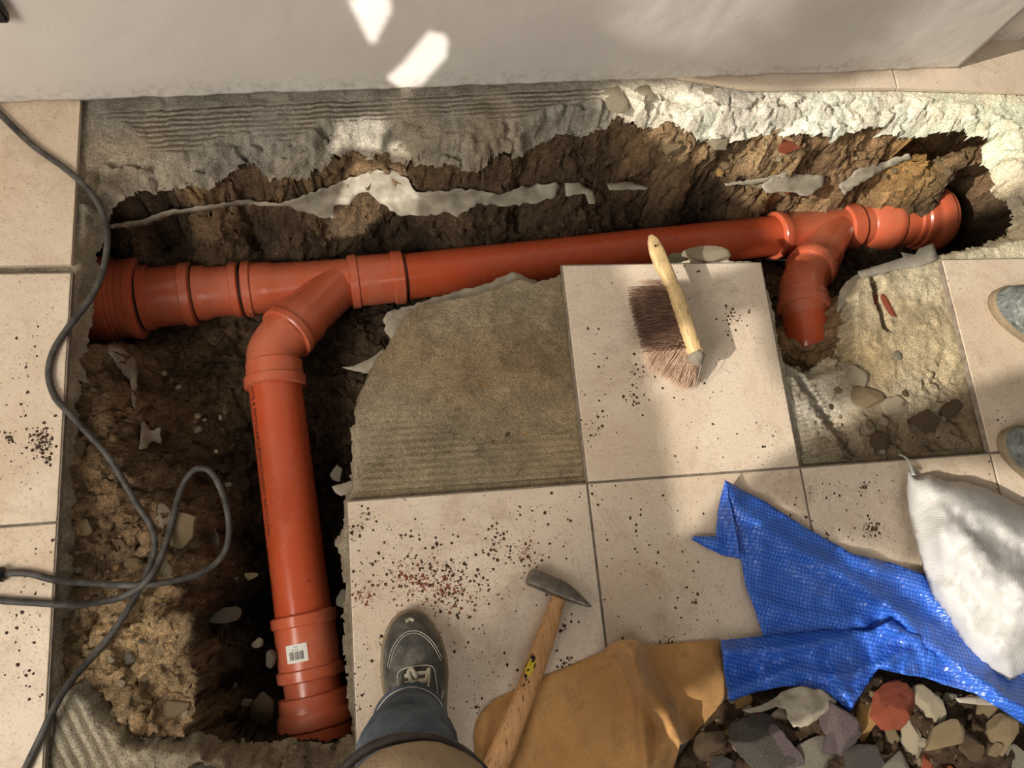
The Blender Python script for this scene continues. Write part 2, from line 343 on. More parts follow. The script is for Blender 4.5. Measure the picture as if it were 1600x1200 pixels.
# ================================================================== THE SETTING
# ---- hole broken through the floor: (px, py, z of that edge, width of the broken slope)
HOLE = [(168,322,-.06,.055),(185,312,-.06,.055),(215,300,-.06,.055),(262,297,-.06,.055),(330,288,-.06,.055),(352,270,-.06,.05),(388,262,-.06,.05),(420,276,-.06,.055),(452,280,-.06,.055),(500,268,-.06,.055),
 (520,242,-.06,.055),(560,240,-.06,.055),(610,244,-.06,.055),(677,261,-.06,.055),(747,262,-.06,.055),(786,241,-.06,.055),(817,245,-.06,.055),(828,227,-.06,.05),(870,213,-.06,.05),(922,206,-.06,.05),(967,192,-.06,.055),
 (1000,202,-.06,.06),(1040,200,-.06,.07),(1075,217,-.07,.08),(1125,221,-.07,.085),(1160,221,-.07,.085),(1187,211,-.07,.08),(1212,211,-.07,.08),(1250,220,-.07,.085),(1299,224,-.07,.085),(1330,210,-.06,.075),(1376,206,-.06,.07),(1442,210,-.06,.07),(1502,210,-.06,.06),
 (1548,228,-.05,.06),(1558,266,-.05,.05),(1561,290,-.05,.045),(1586,336,-.05,.035),(1584,364,-.05,.03),(1530,381,-.04,.02),(1467,394,-.03,.015),
 (1400,408,-.02,.012),(1352,428,-.02,.012),(1328,452,-.02,.012),(1330,500,-.02,.012),(1326,520,-.03,.02),(1306,556,-.05,.03),(1264,580,-.05,.03),(1230,556,-.03,.025),(1216,490,-.02,.012),(1204,452,-.02,.012),(1194,424,-.02,.012),(1182,404,-.02,.012),
 (1150,400,-.015,.012),(1132,392,-.015,.012),(1096,391,-.015,.012),(1060,402,-.015,.012),(1020,414,-.015,.012),(960,418,-.015,.012),(890,417,-.015,.012),(872,424,-.018,.012),(838,432,-.018,.012),(806,428,-.018,.012),(775,444,-.018,.012),(742,450,-.018,.012),
 (700,458,-.018,.012),(652,470,-.018,.012),(626,486,-.018,.012),(612,512,-.018,.014),(592,545,-.018,.014),(570,582,-.018,.014),(556,612,-.018,.012),(550,650,-.018,.012),(545,700,-.018,.014),(540,750,-.018,.014),(534,800,-.02,.016),(522,850,-.025,.02),(532,905,-.025,.02),(536,960,-.025,.02),(530,1010,-.025,.02),(541,1060,-.025,.02),(535,1088,-.025,.02),(546,1115,-.025,.02),(549,1150,-.025,.02),
 (530,1170,-.03,.02),(470,1168,-.04,.03),(400,1166,-.045,.03),(345,1168,-.045,.03),(312,1150,-.05,.03),(250,1142,-.05,.03),(212,1150,-.03,.02),(168,1110,-.025,.02),(126,1062,-.02,.02),(96,1072,-.02,.015),
 (92,1000,-.014,.01),(98,930,-.014,.01),(103,850,-.014,.01),(107,760,-.014,.01),(110,660,-.014,.01),(116,560,-.014,.01),(126,520,-.02,.015),(130,478,-.025,.02),(138,440,-.025,.02),(142,400,-.025,.02),(152,350,-.03,.02)]
SLOT = [(1362,430,-.02),(1378,434,-.02),(1383,470,-.02),(1392,512,-.02),(1382,512,-.02),(1371,472,-.02)]
# ---- soil heights and colours: (px, py, z, sRGB albedo)
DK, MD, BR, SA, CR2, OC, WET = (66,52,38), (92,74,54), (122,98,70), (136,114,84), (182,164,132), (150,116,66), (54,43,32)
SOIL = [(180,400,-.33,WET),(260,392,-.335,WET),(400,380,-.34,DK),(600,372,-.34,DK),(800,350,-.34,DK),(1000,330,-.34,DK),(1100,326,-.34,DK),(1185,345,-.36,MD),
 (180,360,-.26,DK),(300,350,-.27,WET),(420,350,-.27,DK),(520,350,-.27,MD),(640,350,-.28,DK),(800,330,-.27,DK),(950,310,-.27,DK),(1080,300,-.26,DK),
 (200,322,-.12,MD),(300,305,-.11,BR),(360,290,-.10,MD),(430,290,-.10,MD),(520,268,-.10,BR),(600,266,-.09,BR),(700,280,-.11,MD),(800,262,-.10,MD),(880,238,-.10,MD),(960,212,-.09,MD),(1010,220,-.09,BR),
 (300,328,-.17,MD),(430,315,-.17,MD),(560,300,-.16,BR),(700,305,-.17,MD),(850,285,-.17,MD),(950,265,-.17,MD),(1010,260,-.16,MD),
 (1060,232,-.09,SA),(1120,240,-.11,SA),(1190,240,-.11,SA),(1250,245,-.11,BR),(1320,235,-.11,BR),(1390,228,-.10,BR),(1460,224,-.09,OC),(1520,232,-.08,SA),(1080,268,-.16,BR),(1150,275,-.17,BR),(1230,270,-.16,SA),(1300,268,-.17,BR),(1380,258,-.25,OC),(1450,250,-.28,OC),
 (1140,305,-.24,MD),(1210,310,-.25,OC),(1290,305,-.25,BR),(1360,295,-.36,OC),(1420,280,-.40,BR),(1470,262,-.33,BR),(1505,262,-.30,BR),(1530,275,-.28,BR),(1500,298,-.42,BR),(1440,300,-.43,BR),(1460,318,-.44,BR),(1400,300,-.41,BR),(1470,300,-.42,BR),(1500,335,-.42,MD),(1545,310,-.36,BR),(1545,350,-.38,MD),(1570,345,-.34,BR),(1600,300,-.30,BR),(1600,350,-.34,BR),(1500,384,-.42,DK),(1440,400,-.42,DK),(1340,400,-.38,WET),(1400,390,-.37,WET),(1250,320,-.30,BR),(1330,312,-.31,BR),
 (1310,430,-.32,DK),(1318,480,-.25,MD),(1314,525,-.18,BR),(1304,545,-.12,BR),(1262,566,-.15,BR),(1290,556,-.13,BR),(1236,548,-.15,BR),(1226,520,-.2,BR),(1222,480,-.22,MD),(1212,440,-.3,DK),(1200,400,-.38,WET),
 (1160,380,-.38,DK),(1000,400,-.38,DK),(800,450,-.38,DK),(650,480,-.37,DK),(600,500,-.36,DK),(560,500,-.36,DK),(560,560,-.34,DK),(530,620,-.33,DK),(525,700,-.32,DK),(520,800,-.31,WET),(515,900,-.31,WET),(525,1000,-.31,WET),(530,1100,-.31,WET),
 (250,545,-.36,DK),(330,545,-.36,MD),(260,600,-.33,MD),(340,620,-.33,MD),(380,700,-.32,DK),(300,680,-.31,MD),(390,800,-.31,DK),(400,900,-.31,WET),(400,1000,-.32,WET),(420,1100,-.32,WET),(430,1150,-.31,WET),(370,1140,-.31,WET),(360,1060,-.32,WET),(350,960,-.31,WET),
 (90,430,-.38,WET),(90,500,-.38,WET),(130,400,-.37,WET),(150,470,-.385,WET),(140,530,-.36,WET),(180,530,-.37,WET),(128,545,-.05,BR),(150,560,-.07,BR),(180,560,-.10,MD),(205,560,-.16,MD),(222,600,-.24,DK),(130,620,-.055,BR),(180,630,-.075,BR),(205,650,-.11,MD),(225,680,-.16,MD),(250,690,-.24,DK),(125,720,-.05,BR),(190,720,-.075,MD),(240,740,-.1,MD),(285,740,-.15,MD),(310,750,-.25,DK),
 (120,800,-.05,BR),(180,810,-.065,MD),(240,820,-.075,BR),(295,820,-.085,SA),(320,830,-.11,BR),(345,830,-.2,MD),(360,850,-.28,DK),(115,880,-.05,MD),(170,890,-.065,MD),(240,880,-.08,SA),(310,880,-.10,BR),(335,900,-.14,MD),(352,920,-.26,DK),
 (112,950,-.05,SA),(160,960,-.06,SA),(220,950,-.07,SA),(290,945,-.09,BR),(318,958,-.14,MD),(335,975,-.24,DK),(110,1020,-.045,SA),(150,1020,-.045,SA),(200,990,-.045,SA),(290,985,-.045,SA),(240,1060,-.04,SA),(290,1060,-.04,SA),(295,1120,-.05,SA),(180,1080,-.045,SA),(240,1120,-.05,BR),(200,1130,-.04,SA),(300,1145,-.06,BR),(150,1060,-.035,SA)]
BLOCK = [(176,975),(232,965),(298,955),(304,962),(306,1030),(308,1100),(305,1132),(262,1126),(236,1092),(200,1060),(178,1020)]
# ---- colours of the exposed screed: (px, py, sRGB)
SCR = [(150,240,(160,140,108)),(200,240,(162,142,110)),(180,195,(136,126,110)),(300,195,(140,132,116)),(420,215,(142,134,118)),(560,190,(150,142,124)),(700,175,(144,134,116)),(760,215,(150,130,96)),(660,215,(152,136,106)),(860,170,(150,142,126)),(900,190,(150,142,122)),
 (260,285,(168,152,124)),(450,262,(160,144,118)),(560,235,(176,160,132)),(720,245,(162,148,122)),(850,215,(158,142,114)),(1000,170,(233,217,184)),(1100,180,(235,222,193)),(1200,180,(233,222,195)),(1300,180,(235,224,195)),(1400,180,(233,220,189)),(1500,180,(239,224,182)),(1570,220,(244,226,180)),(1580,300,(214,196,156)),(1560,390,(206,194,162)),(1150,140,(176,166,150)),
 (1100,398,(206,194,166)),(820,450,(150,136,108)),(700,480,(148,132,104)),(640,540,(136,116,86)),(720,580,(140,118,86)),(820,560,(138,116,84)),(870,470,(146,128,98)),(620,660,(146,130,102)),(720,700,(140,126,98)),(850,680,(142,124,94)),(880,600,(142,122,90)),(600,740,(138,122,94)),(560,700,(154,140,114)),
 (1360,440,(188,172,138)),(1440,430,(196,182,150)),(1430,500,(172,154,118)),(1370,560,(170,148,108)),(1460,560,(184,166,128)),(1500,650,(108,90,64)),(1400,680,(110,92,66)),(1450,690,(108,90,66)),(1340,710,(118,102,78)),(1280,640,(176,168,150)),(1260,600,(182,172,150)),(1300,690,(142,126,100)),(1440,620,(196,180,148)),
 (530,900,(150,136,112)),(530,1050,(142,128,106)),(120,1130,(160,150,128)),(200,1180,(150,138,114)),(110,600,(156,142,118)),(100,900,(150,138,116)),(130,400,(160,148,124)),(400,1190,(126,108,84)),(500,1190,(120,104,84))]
CELL = .0043; X0, X1, Y0, Y1 = -1.45, 1.9, -1.35, .78
gx = np.arange(X0, X1, CELL); gy = np.arange(Y0, Y1, CELL); NX, NY = len(gx), len(gy); XX, YY = np.meshgrid(gx, gy)
hole = [P(a, b, c)[:2] for a, b, c, d in HOLE]; hw = [d for *_, d in HOLE]
wx = XX+.006*fbm(XX*38, YY*38, s=3, o=3)+.002*fbm(XX*150, YY*150, s=4, o=2); wy = YY+.006*fbm(XX*38, YY*38, s=5, o=3)+.002*fbm(XX*150, YY*150, s=6, o=2)
hd, hW = sdist(wx, wy, hole, hw); hd = np.where(inpoly(wx, wy, hole), -hd, hd)      # positive on the slab
def rbf(pts, vals, xx, yy, smooth=0.0):
    pts = np.asarray(pts); D = np.hypot(pts[:, None, 0]-pts[None, :, 0], pts[:, None, 1]-pts[None, :, 1]); n = len(pts)
    A = np.zeros((n+1, n+1)); A[:n, :n] = -D+np.eye(n)*smooth; A[:n, n] = A[n, :n] = 1
    W = np.linalg.solve(A, np.vstack([vals, np.zeros((1, vals.shape[1]))])); r = np.zeros(xx.shape+(vals.shape[1],))
    for i in range(n): r += -np.hypot(xx-pts[i, 0], yy-pts[i, 1])[..., None]*W[i]
    return r+W[n]
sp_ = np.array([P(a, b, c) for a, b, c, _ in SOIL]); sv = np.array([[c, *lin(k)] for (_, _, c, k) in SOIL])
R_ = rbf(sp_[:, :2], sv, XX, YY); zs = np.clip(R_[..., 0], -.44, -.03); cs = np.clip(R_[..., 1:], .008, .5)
f1, c1 = facets(XX*26, YY*26, 11, 1.6); f2, c2 = facets(XX*62+fbm(XX*20, YY*20, s=9), YY*62, 23, 1.4); f3, c3 = facets(XX*120, YY*120, 41, 1.2)
zs = zs+.016*fbm(XX*16, YY*16, s=31, o=5)+.013*f1+.007*f2+.0035*f3
slope_zone = sm((XX-.3)/.25)*sm((YY-.18)/.08)                    # stony bank on the right behind the pipe
pa_, pb_ = P(1222, 367, -.325)[:2], P(1510, 335, -.335)[:2]; pd_, _ = sdist(XX, YY, [pa_, pb_]); slope_zone = slope_zone*sm((pd_-.07)/.12)
strat = facets(XX*9+YY*16, YY*34-XX*16, 71, 2.0)[0]
zs = zs+slope_zone*(.022*strat+.016*f1)
bp = [P(a, b, -.05)[:2] for a, b in BLOCK]; bd, _ = sdist(wx, wy, bp); bd = np.where(inpoly(wx, wy, bp), bd, -bd)
bs = sm((bd+.006)/.012); zs = zs*(1-bs)+bs*(-.05+.006*fbm(XX*40, YY*40, s=8)+.004*f3)
# slab
rough_right = sm((XX-.60)/.06)*sm((YY+.45)/.05)*(1-sm((YY-.0)/.05))          # rough patch under the lifted tile on the right
bank = sm((XX-.2)/.2)*sm((YY-.25)/.06)                                         # crumbling cream edge on the right
ztop = -.0165+.0022*fbm(XX*30, YY*30, s=51)+.0012*fbm(XX*120, YY*120, s=52)
pxg = proj(np.stack([XX, YY, 0*XX-.015], -1)); PXG, PYG = pxg[..., 0], pxg[..., 1]
dep = [(1240,560),(1262,590),(1290,640),(1345,700),(1400,690),(1470,600),(1500,660),(1480,700),(1360,715),(1300,660)]
ru = sm(1-np.minimum.reduce([np.hypot(PXG-a, PYG-b) for a, b in dep])/60)*inpoly(PXG, PYG, [(1225,560),(1330,540),(1480,560),(1530,700),(1260,722)])
ztop = ztop-rough_right*(.004+.007*fbm(XX*22, YY*22, s=61)+.003*f2)-ru*(.010+.012*f1+.010*f2+.006*f3)
cut = ridge(PXG, PYG, [(1236,552),(1262,590),(1290,625),(1340,700)], 9, .028); ztop = ztop-cut
topw = np.clip(hd/np.maximum(hW, .004), 0, 1)
big, bigc = facets(XX*8+YY*12+.7*fbm(XX*14, YY*14, s=66), YY*22-XX*8+.5*fbm(XX*20, YY*20, s=67), 141, 1.8)
brk = topw+(.22*f1*(1-bank)+.22*big*bank)*(topw > 0)*(topw < 1)*(hW > .02); brk = np.clip(brk, 0, 1)
terr = np.where(bank > .3, brk**.75, .6*sm(brk)+.4*np.clip(np.floor(brk*3.0+.5*f1)/3.0+.3*brk, 0, 1))
lo = np.where(zs > -.06, zs-.012, -.068+.01*f1)
zslab = lo+(ztop-lo)*terr
mid = (topw > 0)*(1-sm((topw-.92)/.12))*np.where(hW > .02, 1, 0)
zslab = zslab+mid*((1-bank)*(.012*f1+.005*f2+.003*f3)+bank*(.020*big+.0022*f1+.0016*f2+.0010*f3-.012*(bigc < .06)))
zslab = zslab+bank*(1-mid)*(topw >= 1)*np.clip(1-(hd-hW)/.05, 0, 1)*(.004*f2-.002)
ZS = np.where(hd > hW+.002, np.minimum(zslab, -.0125), zslab)
und = np.array([.15 if ((px < 175 and 300 < py < 545) or False) else .30 if (px > 1490 and 200 < py < 385) else .012 for px, py, *_ in HOLE]); _, hU = sdist(XX, YY, hole, list(und))
zsoil = np.where(hd > 0, zs+(-.08-zs)*sm((hd-.55*hU)/(.45*hU)), zs)
ZZ = np.where(hd > 0, ZS, zsoil)
slp = [P(*q)[:2] for q in SLOT]; sd_, _ = sdist(wx, wy, slp); sd_ = np.where(inpoly(wx, wy, slp), sd_, -sd_); ss = sm((sd_+.003)/.007); ZZ = ZZ*(1-ss)+ss*(-.11); ZS = ZS*(1-ss)+ss*(-.11)
screed = hd > 0; soilm = hd < hU+.03
# screed colours
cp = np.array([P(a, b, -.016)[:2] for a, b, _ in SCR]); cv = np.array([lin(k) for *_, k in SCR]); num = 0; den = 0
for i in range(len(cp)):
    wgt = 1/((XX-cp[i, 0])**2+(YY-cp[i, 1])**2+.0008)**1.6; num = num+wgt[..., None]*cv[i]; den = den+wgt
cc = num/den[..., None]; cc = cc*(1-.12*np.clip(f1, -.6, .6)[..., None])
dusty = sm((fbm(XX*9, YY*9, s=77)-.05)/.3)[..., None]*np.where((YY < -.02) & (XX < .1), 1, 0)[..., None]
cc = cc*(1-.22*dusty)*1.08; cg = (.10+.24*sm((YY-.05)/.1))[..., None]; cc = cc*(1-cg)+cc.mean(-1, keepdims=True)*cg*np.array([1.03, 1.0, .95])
cs = cs*(1+.9*(np.clip(f2, -.6, .6)*.5+np.clip(fbm(XX*12, YY*12, s=88), -.5, .6)))[..., None]
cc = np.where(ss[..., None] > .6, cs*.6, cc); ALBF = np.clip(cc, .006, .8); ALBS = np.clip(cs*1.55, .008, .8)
# combed adhesive ridges
wall_dir = np.array([math.cos(.0902), math.sin(.0902)]); RG = np.zeros_like(XX); PH = (-XX*wall_dir[1]+YY*wall_dir[0])*2*math.pi/.0115
z1 = inpoly(PXG, PYG, [(150,176),(420,160),(560,155),(560,215),(500,222),(300,245),(236,232),(205,196)]); z2 = inpoly(PXG, PYG, [(560,155),(840,140),(960,135),(950,175),(850,190),(700,178),(560,195)])
z3 = inpoly(PXG, PYG, [(590,640),(760,690),(905,670),(915,745),(560,770)]); z4 = inpoly(PXG, PYG, [(1232,560),(1275,590),(1340,690),(1330,720),(1255,725)]); z5 = inpoly(PXG, PYG, [(90,1090),(130,1070),(240,1180),(250,1230),(70,1230)]); z6 = inpoly(PXG, PYG, [(840,440),(880,430),(915,700),(880,640)])
RG = np.where(z1, 1.0, RG); RG = np.where(z2, .8, RG); RG = np.where(z3, .45, RG); RG = np.where(z4, .55, RG); RG = np.where(z5, .8, RG); RG = np.where(z6, .15, RG)
PH = np.where(z3 | z6, YY*2*math.pi/.013, PH); PH = np.where(z4, (YY-.15*XX)*2*math.pi/.011, PH); PH = np.where(z5, (XX*.9+YY*.45)*2*math.pi/.017, PH)
RG = RG*np.clip(.75+.9*fbm(XX*14, YY*14, s=91), 0, 1)*(hd > hW)
def rough3(Z, amp, mask):
    k = amp*mask; q = 34.0
    dx = k*(fbm(XX*q, YY*q, Z*q, s=201, o=3)+.4*vnoise(XX*130, YY*130, Z*130, s=211)); dy = k*(fbm(XX*q+9, YY*q, Z*q, s=221, o=3)+.4*vnoise(XX*130, YY*130, Z*130+7, s=231)); dz = k*.8*(fbm(XX*q, YY*q-5, Z*q, s=241, o=3)+.5*vnoise(XX*110, YY*110, Z*110, s=251))
    return np.stack([XX+dx, YY+dy, Z+dz], -1).reshape(-1, 3)
V_floor = rough3(ZS, .007, np.clip((1-topw)*1.5, 0, 1)*(1-.75*bank)); V_soil = rough3(zsoil, .016, np.ones_like(XX))
def grid_part(name, mask, mat, V_all, ALB):
    q = mask[:-1, :-1]
    ii, jj = np.nonzero(q); a = ii*NX+jj; quads = np.stack([a, a+1, a+NX+1, a+NX], 1)
    used, inv = np.unique(quads, return_inverse=True); inv = inv.reshape(-1, 4).astype(np.int32)
    me = bpy.data.meshes.new(name); me.vertices.add(len(used)); me.vertices.foreach_set('co', V_all[used].astype(np.float32).ravel())
    me.loops.add(inv.size); me.loops.foreach_set('vertex_index', inv.ravel()); me.polygons.add(len(inv)); me.polygons.foreach_set('loop_start', np.arange(0, inv.size, 4, dtype=np.int32))
    me.update(calc_edges=True); me.validate()
    at = me.attributes.new('alb', 'FLOAT_COLOR', 'POINT'); at.data.foreach_set('color', np.concatenate([ALB.reshape(-1, 3)[used], np.ones((len(used), 1))], 1).astype(np.float32).ravel())
    for nm, arr in (('ridge', RG), ('phase', PH)):
        at = me.attributes.new(nm, 'FLOAT', 'POINT'); at.data.foreach_set('value', arr.reshape(-1)[used].astype(np.float32))
    return obj(name, me, mat)
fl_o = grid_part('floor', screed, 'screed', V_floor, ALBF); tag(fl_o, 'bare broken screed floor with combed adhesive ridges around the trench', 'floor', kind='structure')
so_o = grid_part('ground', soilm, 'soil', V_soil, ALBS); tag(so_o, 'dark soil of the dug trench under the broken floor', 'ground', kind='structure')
def zat(x, y):
    fx = (x-X0)/CELL; fy = (y-Y0)/CELL; i = int(min(max(fx, 0), NX-2)); j = int(min(max(fy, 0), NY-2)); u = min(max(fx-i, 0), 1); v = min(max(fy-j, 0), 1)
    return float((ZZ[j, i]*(1-u)+ZZ[j, i+1]*u)*(1-v)+(ZZ[j+1, i]*(1-u)+ZZ[j+1, i+1]*u)*v)
def G(px, py, lift=0.0):
    """where the sight line through a pixel meets the dug ground"""
    d = ray(px, py); z = 0.0; last = None
    for _ in range(48):
        q = CC+d*((z-CC[2])/d[2])
        if zat(q[0], q[1]) >= z: break
        z -= .004
    q = CC+d*((z-CC[2])/d[2]); q[2] += lift; return q
# ---- floor tiles, each a part of the floor
def tile_mesh(x0, x1, y0, y1, poly=None, th=.0105):
    b = bmesh.new(); pts = poly or [(x0, y0), (x1, y0), (x1, y1), (x0, y1)]
    vb = [b.verts.new((x, y, -th)) for x, y in pts]; vt = [b.verts.new((x, y, 0)) for x, y in pts]; n = len(pts)
    top = b.faces.new(vt); b.faces.new(vb[::-1])
    for i in range(n): b.faces.new((vb[i], vb[(i+1) % n], vt[(i+1) % n], vt[i]))
    bmesh.ops.bevel(b, geom=list(top.edges), offset=.0016, segments=2, affect='EDGES', profile=.6)
    return b
G_ = .0025
wl = lambda x: .4285+.0795*x                                       # where the back wall meets the floor
TILES = []
def tl(i0, i1, j0, j1, poly=None): TILES.append((i0*S+G_, i1*S-G_, j0*S+G_, j1*S-G_, poly))
for j in (-3, -2, -1): tl(-3.045, -2.045, j, j+1)
xL, xR = -3.045*S+G_, -2.045*S-G_; TILES.append((0, 0, 0, 0, [(xL, .012+G_), (xR, .012+G_), (xR, wl(xR)+.03), (xL, wl(xL)+.03)]))
tl(0, 1, -1, 0)
for i in (-1, 0, 1, 2): tl(i, i+1, -2, -1)
for i in (-1, 0, 1, 2): tl(i, i+1, -3, -2)
for i in (2, 3): tl(i, i+1, -1, 0)
tl(3, 4, -2, -1)
y_ = S+G_
TILES += [(0, 0, 0, 0, [(.30, wl(.3)+.0145), (.5, y_-.016), (2*S-G_, y_), (2*S-G_, wl(2*S)+.03), (.3, wl(.3)+.03)]), (0, 0, 0, 0, [(2*S+G_, y_), (3*S-G_, y_), (3*S-G_, .9), (2*S+G_, .9)]), (0, 0, 0, 0, [(3*S+G_, y_), (4*S-G_, y_), (4*S-G_, .9), (3*S+G_, .9)])]
TILES.append((-4.045*S+G_, -3.045*S-G_, -1*S+G_, 0-G_, None)); TILES.append((-4.045*S+G_, -3.045*S-G_, -2*S+G_, -1*S-G_, None))
for k, (a, b, c, d, poly) in enumerate(TILES):
    if poly: cx = sum(p[0] for p in poly)/len(poly); cy = sum(p[1] for p in poly)/len(poly); poly = [(p[0]-cx, p[1]-cy) for p in poly]; bm = tile_mesh(0, 0, 0, 0, poly)
    else: cx, cy = (a+b)/2, (c+d)/2; bm = tile_mesh(a-cx, b-cx, c-cy, d-cy)
    o = obj('tile', bm, 'tile', fl_o, False); o.location = (cx, cy, 0)
# grout and adhesive under the tiles (bed a little larger than each tile)
gp = []
for a, b, c, d, poly in TILES:
    if poly: continue
    e = G_+.0002; x0, x1, y0, y1 = a-e, b+e, c-e, d+e; v = [(x, y, z) for z in (-.0135, -.0022) for x, y in ((x0, y0), (x1, y0), (x1, y1), (x0, y1))]
    gp.append((v, [(4, 5, 6, 7), (0, 1, 5, 4), (1, 2, 6, 5), (2, 3, 7, 6), (3, 0, 4, 7)]))
V, Fc = joinVF(gp); o = pyobj('grout', V, Fc, 'grout', fl_o, False)
# ---- back wall (plastered, with a ragged lower edge) ending in a free corner on the right
xa, xb = -2.39, 1.087; nxw, nzw = 260, 120; H = 2.5
us = np.linspace(xa, xb, nxw); base = .004+.004*fbm(us*9, us*0, s=101)+.002*fbm(us*60, us*0, s=102)
zz = np.concatenate([[0], np.cumsum(np.concatenate([np.full(60, .006), np.full(nzw-61, (H-.36)/(nzw-61))]))])
nrm = np.array([math.sin(.0793), -math.cos(.0793)])
V = []
for k, z in enumerate(zz):
    hz = base+(H-base)*(z/zz[-1]); dsp = .0022*fbm(us*7, hz*7, s=103)+.0012*fbm(us*40, hz*18, s=104)+.004*np.exp(-((hz-.005)/.012)**2)*fbm(us*30, hz*30, s=105)
    for u, h_, d_ in zip(us, hz, dsp): V.append((u+nrm[0]*d_, wl(u)+nrm[1]*d_, h_))
Fc = [(k*nxw+i, k*nxw+i+1, (k+1)*nxw+i+1, (k+1)*nxw+i) for k in range(nzw-1) for i in range(nxw-1)]
n0 = len(V); T = .13
for k in range(nzw): V.append((xb+.0103, wl(xb)+T, V[k*nxw+nxw-1][2]))
for k in range(nzw): V.append((xa, wl(xa)+T, V[k*nxw][2]))
for k in range(nzw-1): Fc.append((k*nxw+nxw-1, n0+k, n0+k+1, (k+1)*nxw+nxw-1)); Fc.append((n0+k, n0+nzw+k, n0+nzw+k+1, n0+k+1)); Fc.append((n0+nzw+k, k*nxw, (k+1)*nxw, n0+nzw+k+1))
Fc.append([i for i in range(nxw)][::-1]+[n0+nzw, n0]); Fc.append([(nzw-1)*nxw+i for i in range(nxw)]+[n0+nzw-1, n0+2*nzw-1])
wb = pyobj('wall_back', V, Fc, 'plaster'); tag(wb, 'white plastered wall behind the trench with scuffs and sun patches', 'wall', kind='structure')
bmw = bmesh.new(); q = P(1545, 63); q2 = P(1595, 63); dd = (q2-q)/np.linalg.norm(q2-q); A_ = q-dd*.25; B_ = q2-dd*.004
nn = np.array([-dd[1], dd[0], 0])
for zz_ in (.0, 2.5):
    for c in (A_, B_, B_+nn*.12, A_+nn*.12): bmw.verts.new((c[0], c[1], zz_))
bmw.verts.ensure_lookup_table()
for f in ((0, 1, 5, 4), (1, 2, 6, 5), (2, 3, 7, 6), (3, 0, 4, 7), (4, 5, 6, 7), (3, 2, 1, 0)): bmw.faces.new([bmw.verts[i] for i in f])
tag(obj('wall_right', bmw, 'plaster', None, False), 'pale wall face beyond the corner at top right', 'wall', kind='structure')
# ---- added wall on the left, out of view, openings cut to the sunlit outlines
XW = -2.4; LIT = [  # outlines of the sunlit places: (px, py, z) or ('w', px, py) on the back wall
 [(932,150,-.02),(985,190,-.05),(1050,245,-.1),(1100,285,-.17),(1150,318,-.22),(1185,340,-.26),(1205,372,-.27),(1235,392,-.27),(1290,400,-.26),(1330,392,-.28),(1400,372,-.27),(1480,335,-.2),(1600,288,-.05),(1720,240,0),(1720,40,0),(1497,108,0),(1390,114,0),(1257,141,-.005),(1160,137,-.016),(1020,133,-.016),(960,138,-.016)],
 [(973,412,0),(1030,385,0),(1160,385,0),(1200,404,0),(1093,443,0),(988,482,0)],
 [(1002,550,0),(1118,503,0),(1186,476,0),(1222,590,0),(1290,640,0),(1350,610,0),(1338,540,0),(1326,470,0),(1340,430,-.02),(1470,396,-.01),(1600,372,0),(1720,340,0),(1720,560,0),(1600,580,0),(1560,592,0),(1400,640,-.02),(1250,697,0),(1190,738,0),(1135,785,0),(1090,840,0),(1068,830,0),(1056,740,0),(1042,660,0)],
 [(800,1300,0),(900,1175,.05),(1000,1135,.06),(1060,1105,.05),(1130,1050,.03),(1180,1010,.04),(1290,985,.05),(1400,945,.04),(1425,870,.06),(1412,730,.03),(1500,740,.06),(1720,770,.1),(1800,1300,0)],
 [(1140,758,.02),(1200,785,.02),(1330,858,.02),(1440,895,.02),(1440,922,.02),(1300,884,.03),(1190,830,.03)],
]
def back_wall_pt(px, py):
    d = ray(px, py); n = np.array([.0795, -1, 0]); t_ = (-.4285-(n@CC))/(n@d); return CC+d*t_
LITW = [[(930,55),(1000,70),(1070,85),(1130,92),(1180,60),(1240,20),(1290,-30),(1300,-160),(1010,-160),(968,0)], [(1335,108),(1390,70),(1440,0),(1520,-120),(1640,-120),(1600,40),(1500,108)]]
polys = []
for L_ in LIT: polys.append([P(*q) for q in L_])
for L_ in LITW: polys.append([back_wall_pt(*q) for q in L_])
hp = []
for pl in polys:
    r = []
    for q in pl: t_ = (q[0]-XW)/SD[0]; w_ = q-SD*t_; r.append((w_[1], w_[2]))
    hp.append(r)
cw = .011; yv = np.arange(-3.2, 1.3, cw); zv = np.arange(0, 3.7, cw); YW, ZW = np.meshgrid(yv+cw/2, zv+cw/2); op = np.zeros(YW.shape, bool)
for r in hp: op |= inpoly(YW, ZW, r)
V = []; Fc = []; TW = .02
for j in range(op.shape[0]):
    i = 0
    while i < op.shape[1]:
        if op[j, i]: i += 1; continue
        k = i
        while k < op.shape[1] and not op[j, k]: k += 1
        y0, y1, z0, z1_ = yv[i], yv[i]+(k-i)*cw, zv[j], zv[j]+cw; n = len(V)
        for x in (XW-TW, XW): V += [(x, y0, z0), (x, y1, z0), (x, y1, z1_), (x, y0, z1_)]
        Fc += [(4, 5, 6, 7), (3, 2, 1, 0), (0, 4, 7, 3), (1, 2, 6, 5)]; Fc[-4:] = [tuple(a+n for a in f) for f in Fc[-4:]]
        i = k
tag(pyobj('sun_mask_left', V, Fc, 'plaster', None, False), 'added unseen wall on the left with openings cut to shape the sunlight', 'wall', kind='structure')
